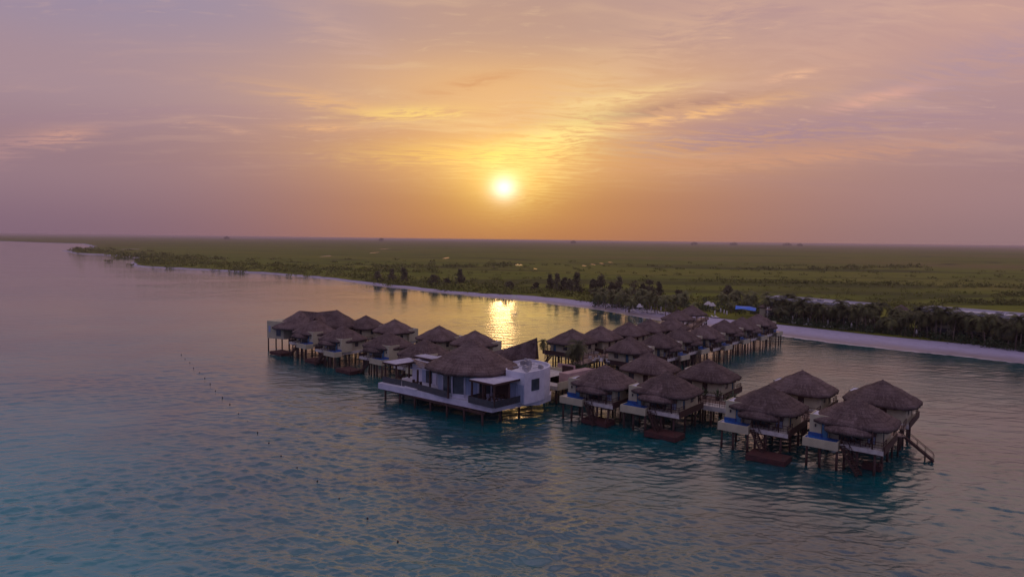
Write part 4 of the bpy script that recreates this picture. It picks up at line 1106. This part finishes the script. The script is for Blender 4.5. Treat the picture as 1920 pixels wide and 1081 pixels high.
# under the palm belt
for i in range(560):
    p = belt(g.uniform(0, .999), g.uniform(-3.6, 12)); scrub_at(p.x, p.y, 0, g.uniform(.9, 1.9), g.uniform(.8, 2.4))
for i in range(420):
    x = g.uniform(1110, 1450); yb = 562 + (x - 1110) * .085 + g.uniform(-4, 11)
    if x > 1310: yb = 580 + (x - 1310) * .06 + g.uniform(-16, 4)
    p = at(x, yb, .9); scrub_at(p.x, p.y, 0, g.uniform(.8, 1.9), g.uniform(.8, 2.2))
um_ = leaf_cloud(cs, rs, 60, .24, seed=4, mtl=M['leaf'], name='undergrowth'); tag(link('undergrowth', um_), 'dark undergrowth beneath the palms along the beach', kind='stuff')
cs, rs, sz = [], [], []
# strip along the inner side of the whole beach
for i, (p, b) in enumerate(zip(shoreD, bw)):
    if p.length > 900: continue
    q = offset_line(shoreD, b, .9)[i] if False else None
nl = offset_line(shoreD, bw, .9); nf_ = offset_line(shoreD, [b + 100 for b in bw], .9)
for i in range(len(nl)):
    L = nl[i].length
    if L > 1500: continue
    cnt = 7 if L < 450 else 4
    for k in range(cnt):
        t = abs(g.gauss(0, .22)) * (1 if L < 500 else 1.6); q = nl[i].lerp(nf_[i], .008 + t)
        if q.x > 72 and q.y < 260: continue
        s_ = 1 + L / 500
        scrub_at(q.x + g.uniform(-4, 4) * s_, q.y + g.uniform(-2, 2), 0, g.uniform(1.2, 2.6) * s_, g.uniform(1.0, 2.0) * (1 + L / 1200))
# scattered mangrove clumps over the marsh, thicker in long hedge lines
hedges = [((1160, 566), (1420, 560), 60), ((1000, 548), (1250, 556), 50), ((560, 503), (830, 512), 60), ((700, 502), (960, 498), 60), ((1300, 527), (1500, 531), 40), ((1470, 529), (1920, 540), 70), ((1400, 506), (1750, 500), 50), ((1640, 572), (1760, 575), 40), ((1760, 566), (1960, 572), 60), ((1860, 556), (1960, 552), 30), ((200, 481), (420, 486), 40), ((260, 490), (560, 500), 70)]
for a, b, n_ in hedges:
    for i in range(n_):
        t = g.random(); x = a[0] + (b[0] - a[0]) * t; y = a[1] + (b[1] - a[1]) * t + g.gauss(0, 1.2); p = at(x, y, .9); s_ = p.length / 330
        scrub_at(p.x, p.y, 0, g.uniform(1.5, 3.2) * s_, g.uniform(1.0, 1.8) * (.6 + .4 * s_))
for i in range(600):
    x = g.uniform(200, 1960); y = g.uniform(480 + (x - 200) * .012, 565 if x > 1100 else 520 + max(0, x - 600) * .05); p = at(x, y, .9)
    s_ = p.length / 330
    if 280 < p.length < 1500 and not (x < 1000 and y > 497 + (x - 250) * .075): scrub_at(p.x, p.y, 0, g.uniform(.8, 2.4) * s_, g.uniform(.5, 1.1) * (.6 + .4 * s_))
sm_ = leaf_cloud(cs, rs, 46, np.array(sz), seed=3, mtl=M['scrub'], name='scrub')
tag(link('scrub', sm_), 'low green mangrove scrub over marsh and beach edge', kind='stuff')

# dark casuarinas: feathery upright crowns
def casuarina(x, y, h, wd, seed, label, group):
    r = random.Random(seed); root = thing('casuarina_tree', label, 'tree', (x, y, .9), 0, group)
    t = MB(); t.bar((0, 0, 0), (.2, 0, h * .5), .28, 7, .18); t.bar((.2, 0, h * .5), (.1, .1, h * .97), .18, 6, .04)
    for i in range(7):
        a = r.uniform(0, 6.28); z = h * r.uniform(.2, .75); t.bar((.15, 0, z), (math.cos(a) * wd * .6, math.sin(a) * wd * .6, z + h * .14), .08, 5, .03)
    t.build('trunk', M['bark'], root)
    cs_, rs_ = [], []
    for i in range(34):
        z = h * r.uniform(.10, 1.0); f = (1 - (z / h) ** 1.7) * .9 + .08; a = r.uniform(0, 6.28); q = wd * f * r.uniform(.2, .95)
        cs_.append((q * math.cos(a), q * math.sin(a), z - h * .02)); rs_.append((wd * .36, wd * .36, h * .10 * r.uniform(.7, 1.3)))
    link('crown', leaf_cloud(cs_, rs_, 40, .30 + h * .006, seed=seed, mtl=M['casuarina'], name='casuarina_crown'), root)
for k, (x, yb, yt, wpx) in enumerate([(735, 530, 501, 16), (757, 532, 496, 13), (708, 528, 506, 16), (813, 536, 512, 22), (862, 533, 500, 17), (838, 535, 520, 14), (1031, 545, 506, 12), (1044, 548, 504, 14), (1058, 548, 509, 14), (1081, 552, 500, 20), (1068, 550, 514, 16), (1126, 556, 505, 24), (1112, 555, 516, 16), (1160, 560, 506, 18), (1146, 560, 520, 16), (1188, 562, 517, 20), (1216, 564, 512, 22), (1235, 566, 520, 16), (1204, 564, 524, 14), (1365, 562, 530, 22), (1378, 564, 541, 15), (955, 541, 524, 18), (1005, 546, 526, 16), (1272, 566, 538, 18)]):
    p = at(x, yb, .9); d = p.length; h = (yb - yt) * (d / FPX) * (.86 if x < 900 else .78); w_ = wpx * d / FPX * .72
    if x < 900: lab, gr_ = 'tall dark feathery casuarina standing by the bay shore left of the sun path', 'casuarinas on the shore left of the sun path'
    elif x < 1300: lab, gr_ = 'dark feathery casuarina in the clump behind the left beach', 'casuarinas behind the left beach'
    else: lab, gr_ = 'dark feathery casuarina standing apart just left of the blue tarpaulin', 'casuarinas beside the blue tarpaulin'
    casuarina(p.x, p.y, h, w_, 300 + k, lab, gr_)
for gname, f_ in (('casuarinas on the shore left of the sun path', '{} dark feathery casuarina from the left on the far bay shore'), ('casuarinas behind the left beach', '{} dark feathery casuarina from the left in the clump behind the left beach'), ('casuarinas beside the blue tarpaulin', '{} dark feathery casuarina from the left beside the blue tarpaulin')):
    relabel([o for o in C.objects if o.get('group') == gname], f_)
# small distant tree tops on the horizon line
for k, (x, w_) in enumerate([(1302, 15), (1376, 17), (1476, 20), (1500, 12), (425, 12), (715, 10), (1075, 11)]):
    p = at(x, 455.5 + (x - 960) * .012, .9); h = 27.0 + (k % 3) * 2.5; root = thing('distant_tree', 'tree', 'tree', (p.x, p.y, .9), 0, 'far trees on the horizon')
    MB().bar((0, 0, 0), (0, 0, h * .5), 1.2, 6, .7).build('trunk', M['bark'], root)
    link('crown', leaf_cloud([(0, 0, h * .6), (w_ * .9, 0, h * .45), (-w_ * 1.1, 0, h * .4)], [(w_, w_, h * .38)] * 3, 150, 3.2, seed=k, mtl=M['casuarina'], name='far_crown'), root)

# ------------------------------------------------------------------ beach furniture
def umbrella_parts():
    a = MB(); a.bar((0, 0, 0), (0, 0, 2.6), .035, 6)
    b = MB(); rr = [[(math.cos(i * math.pi / 5) * q * (1 if i % 2 else .8), math.sin(i * math.pi / 5) * q * (1 if i % 2 else .8), z) for i in range(10)] for q, z in ((.17, .95), (.24, 1.4), (.2, 2.0), (.12, 2.45), (.02, 2.62))]
    b.rings(rr, True, cap0=True, cap1=True); c = MB(); c.bar((0, 0, 0), (0, 0, .12), .34, 10)
    return a.mesh('pole', M['lightwood']), b.mesh('folded_canopy', M['canvas']), c.mesh('base', M['concrete'])
um = umbrella_parts()
def umbrella(px, label, sc=1.0):
    p = at(*px, .75); root = thing('beach_umbrella', label, 'umbrella', (p.x, p.y, .72), 0, 'folded pale beach umbrellas'); root.scale = (sc * 1.2, sc * 1.2, sc)
    for nm, me in zip(('pole', 'folded_canopy', 'base'), um): link(nm, me, root)
def lounger_mesh():
    f = MB(); f.box(-.32, .32, -1, .95, .28, .34)
    for x in (-.28, .28):
        for y in (-.9, .8): f.box(x - .03, x + .03, y - .03, y + .03, 0, .28)
    c = MB(); c.box(-.3, .3, -1, .2, .343, .43); c.beam((0, .2, .42), (0, .95, .78), .6, .09)
    return f.mesh('frame', M['wood']), c.mesh('cushion', M['canvas'])
lf, lc = lounger_mesh()
def lounger(px, rz, label):
    p = at(*px, .72); root = thing('sun_lounger', label, 'sun lounger', (p.x, p.y, .70), rz, 'sun loungers on the sand')
    root.scale = (1.15, 1.15, 1.15); link('frame', lf, root); link('cushion', lc, root)
L_um = [((1186, 583), 'first folded umbrella from the left on the left beach'), ((1205, 584), 'second folded umbrella from the left on the left beach'), ((1221, 585.5), 'third folded umbrella from the left on the left beach'), ((1239, 586.5), 'fourth folded umbrella from the left on the left beach'), ((1251, 584), 'fifth folded umbrella from the left, in front of palms'), ((1260, 583.5), 'sixth folded umbrella from the left, in front of palms'),
        ((1340, 594.5), 'folded umbrella alone on the sand right of the farthest palapa'), ((1357.5, 593), 'left one of a pair of folded umbrellas near the pier head'), ((1362.5, 595), 'right one of a pair of folded umbrellas near the pier head'), ((1351, 590), 'folded umbrella at the palm edge near the pier head'),
        ((1596, 620), 'folded umbrella on the open right beach nearest the pier'), ((1718, 633), 'folded umbrella in the middle of the right beach'), ((1882, 646), 'folded umbrella on the right beach nearest the frame edge'),
        ((1486, 606), 'folded umbrella at the dark palm edge, nearest the pier on the right beach'), ((1515, 609.5), 'folded umbrella at the palm edge, second on the right beach'), ((1552, 613.5), 'folded umbrella at the palm edge, third on the right beach'), ((1585, 616.5), 'folded umbrella at the palm edge, fourth on the right beach')]
for px, lab in L_um: umbrella(px, lab)
random.seed(8)
for i, (x, y) in enumerate([(1183, 584.5), (1190, 584.5), (1202, 585.5), (1208, 586), (1218, 587.5), (1225, 587.8), (1237, 588.5), (1243, 589)]):
    lounger((x, y), rad(20), 'sun lounger beside the folded umbrellas of the left beach')
for i, (x, y) in enumerate([(1337, 596), (1344, 596.5)]): lounger((x, y), rad(20), 'sun lounger at the lone umbrella right of the farthest palapa')
for i, (x, y) in enumerate([(1483, 607), (1490, 608), (1511, 610.5), (1518, 611), (1547, 614.5), (1556, 615.5), (1578, 617.5), (1588, 618.5)]): lounger((x, y), rad(-50), 'sun lounger at the palm edge of the right beach, pier half')
for i, (x, y) in enumerate([(1793, 638), (1798, 639), (1840, 643), (1874, 646.5), (1725, 631)]): lounger((x, y), rad(-50), 'sun lounger under the palms of the right beach, frame edge half')
for i, (x, y) in enumerate([(1598, 623.5), (1716, 637), (1767, 643), (1830, 650), (1872, 653.5)]):
    p = at(x, y, .7); root = thing('beach_mat', ('first', 'second', 'third', 'fourth', 'fifth')[i] + ' dark mat from the pier lying on the open right beach', 'beach mat', (p.x, p.y, .62), rad(-40 + 5 * i), 'dark mats on the open right beach')
    MB().prism([(-1.5, -.55), (1.45, -.6), (1.55, .5), (-1.45, .6)], 0, .10).build('mat', M['dark'], root)
    MB().prism([(1.0, -.5), (1.4, -.52), (1.45, .42), (1.05, .45)], .102, .2).build('headrest', M['dark'], root)

# blue tarpaulin roof, white tents, pale frame by the sand
p = at(1399, 574, 4.5); tp = thing('tarpaulin_shelter', 'bright blue tarpaulin roof among the palms behind the pier', 'shelter', (p.x, p.y, .9), rad(-25))
tb = MB(); tb.rings([[(-4.2, -2.4, 3.0), (-1.5, -2.6, 3.3), (1.5, -2.5, 2.9), (4.2, -2.6, 2.6)], [(-4.3, 0, 4.4), (-1.5, .1, 4.2), (1.5, 0, 4.3), (4.2, .1, 3.7)], [(-4.2, 2.6, 3.6), (-1.5, 2.5, 3.5), (1.5, 2.6, 3.6), (4.4, 2.4, 3.0)]], True, closed=False)
tb.build('tarpaulin', M['blue'], tp); tp.scale = (.85, .85, .85)
for x in (-4, 4):
    for y in (-2.3, 2.3): MB().bar((x, y, 0), (x, y, 2.9 if y < 0 else 3.3), .08, 6).build('post', M['wood'], tp)
for (x, y, lab, w_) in ((1328, 566.5, 'larger white tent top among palms above the farthest palapa', 1.5), (1336, 569, 'smaller white tent top right of the larger one above the farthest palapa', 1.1), (1199, 571, 'small pale tent top behind the left beach umbrellas', 1.0), (965, 554.5, 'tiny pale yellow hut on the bay shore near the sun path', 1.5)):
    p = at(x, y, 4.2); t_ = thing('tent', lab, 'tent', (p.x, p.y, .9), rad(20), 'pale tent tops')
    tt = MB(); tt.rings([[(-w_, -w_ * .7, 2.4), (w_, -w_ * .7, 2.4), (w_, w_ * .7, 2.4), (-w_, w_ * .7, 2.4)], [(-w_ * .3, -.1, 3.7), (w_ * .3, -.1, 3.7), (w_ * .3, .1, 3.7), (-w_ * .3, .1, 3.7)]], False, cap1=True)
    tt.build('canopy', M['canvas'], t_)
    for sx in (-1, 1):
        for sy in (-1, 1): MB().bar((sx * w_ * .95, sy * w_ * .66, 0), (sx * w_ * .95, sy * w_ * .66, 2.4), .05, 5).build('post', M['metal'], t_)
p = at(1452, 600, .9); lt = thing('beach_hut_frame', 'pale timber hut on posts beside the sand at the right side of the pier head', 'hut', (p.x, p.y, .9), rad(-30))
for x in (-2.2, 2.2):
    for y in (-1.6, 1.6): MB().bar((x, y, 0), (x, y, 3.6 if x > 0 else 4.6), .14, 7).build('post', M['canvas'], lt)
MB().box(-2.8, 2.8, -2.1, 2.1, 3.6, 3.85).build('roof', M['lightwood'], lt)
MB().box(-1.6, 1.6, 1.0, 1.2, 0.2, 3.0).build('back_wall', M['dark'], lt)

# ------------------------------------------------------------------ potted plants on the platforms
def potted(x, y, z, label, h=2.2, grp='potted palms on the pier platforms'):
    root = thing('potted_palm', label, 'potted plant', (x, y, z), random.uniform(0, 6), grp)
    pt = MB(); pt.rings([[(q * math.cos(i * math.pi / 5), q * math.sin(i * math.pi / 5), zz) for i in range(10)] for q, zz in ((.28, 0), (.36, .5), (.38, .55))], True, cap0=True, cap1=True); pt.build('pot', M['dark'], root)
    f = MB(); r = random.Random(int(x * 10))
    for k in range(14):
        a = k * 2.4; e = rad(r.uniform(25, 80)); L = h * r.uniform(.6, 1); d = Vector((math.cos(a) * math.cos(e), math.sin(a) * math.cos(e), math.sin(e))); s = Vector((-math.sin(a), math.cos(a), 0)) * .13
        b = Vector((0, 0, .5)); m_ = b + d * L * .6; t_ = b + d * L + Vector((0, 0, -.25 * L)); f.add([b - s * .3, b + s * .3, m_ + s, m_ - s], [(0, 1, 2, 3)]); f.add([m_ - s, m_ + s, t_], [(0, 1, 2)])
    f.build('leaves', M['leaf'], root)
for k, (x, y) in enumerate([(-2.6, 2.4), (-0.6, 2.7), (1.8, 2.5), (2.4, -0.8), (-2.8, 0.2)]):
    q = gp.matrix_basis @ Vector((x, y, 3.2)); potted(q.x, q.y, 3.2, ('potted palm at the back left of the small railed platform', 'potted palm at the back middle of the small railed platform', 'potted palm at the back right of the small railed platform', 'potted palm at the front right of the small railed platform', 'potted palm at the left edge of the small railed platform')[k])
# trees in the crossing planter: tall slim palms
for k, (px, yb, sc) in enumerate([(1072, 692, .62), (1080, 694, .7), (1088, 695, .66), (1094, 690, .6), (1022, 672, .5), (1084, 688, .55)]):
    q = at(px, yb, 3.2); r_ = palm(q.x, q.y, [0, 2, 3, 5, 1, 2][k], k * 1.3, sc, ('slim palm at the left of the planter behind the pink wall', 'tallest slim palm in the planter behind the pink wall', 'slim palm in the middle of the planter behind the pink wall', 'slim palm at the right of the planter behind the pink wall', 'small bare palm beside the deck left of the first left bungalow', 'slim palm at the back of the planter behind the pink wall')[k], 'slim palms on the pier crossing', z=3.2)
q = at(1084, 694, 3.2); pl = thing('planter', 'dark soil planter bed on the crossing platform behind the pink wall', 'planter', (q.x, q.y, 3.2), LA)
MB().box(-2.6, 2.8, -1.8, 1.8, 0.004, .55).build('bed', M['pink'], pl); MB().box(-2.4, 2.6, -1.6, 1.6, .552, .62).build('soil', M['soil'], pl)
lcs = [(random.uniform(-2.2, 2.4), random.uniform(-1.4, 1.4), .9) for _ in range(26)]
link('shrubs', leaf_cloud(lcs, [(.5, .5, .5)] * 26, 60, .10, seed=77, mtl=M['leaf'], name='planter_shrubs'), pl)

# parasols, tables and chairs at the crossing and on the terraces
def table_set(x, y, z, rz, ltab, lch, gch):
    t = thing('round_table', ltab, 'table', (x, y, z), rz, 'terrace tables'); MB().bar((0, 0, .70), (0, 0, .75), .42, 14).build('tabletop', M['wood'], t); MB().bar((0, 0, 0), (0, 0, .70), .05, 6).build('leg', M['dark'], t)
    for s_ in (-1, 1):
        o = Vector((.85 * s_ * math.cos(rz), .85 * s_ * math.sin(rz), 0)); c = thing('terrace_chair', lch.format('right' if s_ > 0 else 'left'), 'chair', (x + o.x, y + o.y, z), rz + (math.pi / 2 if s_ > 0 else -math.pi / 2), gch)
        MB().box(-.26, .26, -.26, .26, .40, .46).build('seat', M['wood'], c); MB().box(-.26, .26, -.31, -.262, .42, .95).build('backrest', M['wood'], c)
        for a in (-.22, .22):
            for b in (-.22, .22): MB().box(a - .03, a + .03, b - .03, b + .03, 0, .40).build('leg', M['wood'], c)
nm = ['nearest front bungalow', 'front bungalow second from the right', 'front bungalow third from the right', 'bungalow beside the white pavilion']
for k in range(4):
    bx_, by_ = bung_xy[k]; q = Vector((bx_, by_, 0)) + Matrix.Rotation(RA, 3, 'Z') @ Vector((1.4, -3.4, 0)) * .98
    table_set(q.x, q.y, 3.3, RA, 'dark round table on the terrace of the ' + nm[k], 'dark {} chair on the terrace of the ' + nm[k], 'chairs on the terrace of the ' + nm[k])
for k, (u, v) in enumerate([(7.2, -3.6), (8.6, -1.2), (-14.0, -3.6), (-9.2, -3.2), (7.0, -0.6)]):
    q = Vector((-7.0, 111.2, 0)) + Matrix.Rotation(LA, 3, 'Z') @ Vector((u, v, 0)); w_ = ('right canopy, front', 'right canopy, by the rail', 'left canopy', 'middle of the deck', 'right canopy, at the back')[k]
    table_set(q.x, q.y, 2.95, LA + k, 'dark dining table on the pavilion deck, ' + w_, 'dark {} dining chair on the pavilion deck, ' + w_, 'pavilion chairs, ' + w_)
# folded pale parasols and loungers on the crossing platform
for k, (px, py) in enumerate([(1106, 676), (1113, 679), (1120, 675), (1127, 680), (1134, 676), (1140, 681)]):
    q = at(px, py, 3.2); root = thing('garden_chair', ('first', 'second', 'third', 'fourth', 'fifth', 'sixth')[k] + ' pale chair from the left in the row on the crossing terrace', 'chair', (q.x, q.y, 3.2), k, 'pale chairs on the crossing terrace')
    MB().box(-.3, .3, -.3, .3, .42, .5).build('seat', M['canvas'], root); MB().box(-.3, .3, -.36, -.302, .42, 1.05).build('backrest', M['canvas'], root)
    for a in (-.25, .25):
        for b in (-.25, .25): MB().box(a - .03, a + .03, b - .03, b + .03, 0, .42).build('leg', M['metal'], root)

# ------------------------------------------------------------------ mooring buoys
bz = [(340, 664), (347, 672), (356, 679), (363, 689), (374, 698), (384, 708), (394, 719), (404, 732), (417, 744), (431, 757), (447, 775), (464.5, 790), (483, 810), (504, 830), (527, 854), (557, 876), (595, 901), (636, 934), (689, 971), (746, 1014), (815, 1063)]
bme = MB(); bme.rings([[(q * math.cos(i * math.pi / 4), q * math.sin(i * math.pi / 4), z) for i in range(8)] for q, z in ((.02, -.12), (.08, -.05), (.10, .04), (.06, .12), (.02, .15))], True, cap0=True, cap1=True)
bme.bar((0, 0, .14), (0, 0, .2), .012, 5); bme = bme.mesh('buoy', M['buoy'])
for k, px in enumerate(bz):
    q = at(*px, .1); o = link('buoy', bme, None, (q.x, q.y, 0.06)); tag(o, 'small dark buoy in the curved line left of the pavilion', 'buoy', 'line of small dark buoys')

relabel([o for o in C.objects if o.get('group') == 'line of small dark buoys'], '{} small dark buoy in the line, counted from the far end')
relabel([o for o in C.objects if o.get('group') == 'far trees on the horizon'], '{} small dark tree top from the left breaking the horizon line')

loung = [o for o in C.objects if o.get('category') == 'sun lounger']
relabel([o for o in loung if 'left beach' in o['label']], '{} sun lounger from the left beside the folded umbrellas of the left beach')
relabel([o for o in loung if 'pier half' in o['label']], '{} sun lounger from the pier at the palm edge of the right beach')
relabel([o for o in loung if 'frame edge half' in o['label']], '{} sun lounger from the left under the palms towards the right frame edge')
relabel([o for o in loung if 'lone umbrella' in o['label']], '{} sun lounger from the left at the lone umbrella by the farthest palapa')

# ------------------------------------------------------------------ haze
hz = bpy.data.materials.new('haze'); hz.use_nodes = True
hn = hz.node_tree; hn.nodes.clear()
pv = hn.nodes.new('ShaderNodeVolumePrincipled'); pv.inputs['Color'].default_value = (0.95, 0.78, 0.76, 1)
pv.inputs['Density'].default_value = 0.00012; pv.inputs['Anisotropy'].default_value = 0.3
ho = hn.nodes.new('ShaderNodeOutputMaterial'); hn.links.new(pv.outputs[0], ho.inputs['Volume'])
hb = MB().box(-60000, 60000, -3500, 60000, -1.5, 30.0)
tag(hb.build('haze', hz), 'thin evening haze over sea and marsh', kind='stuff')
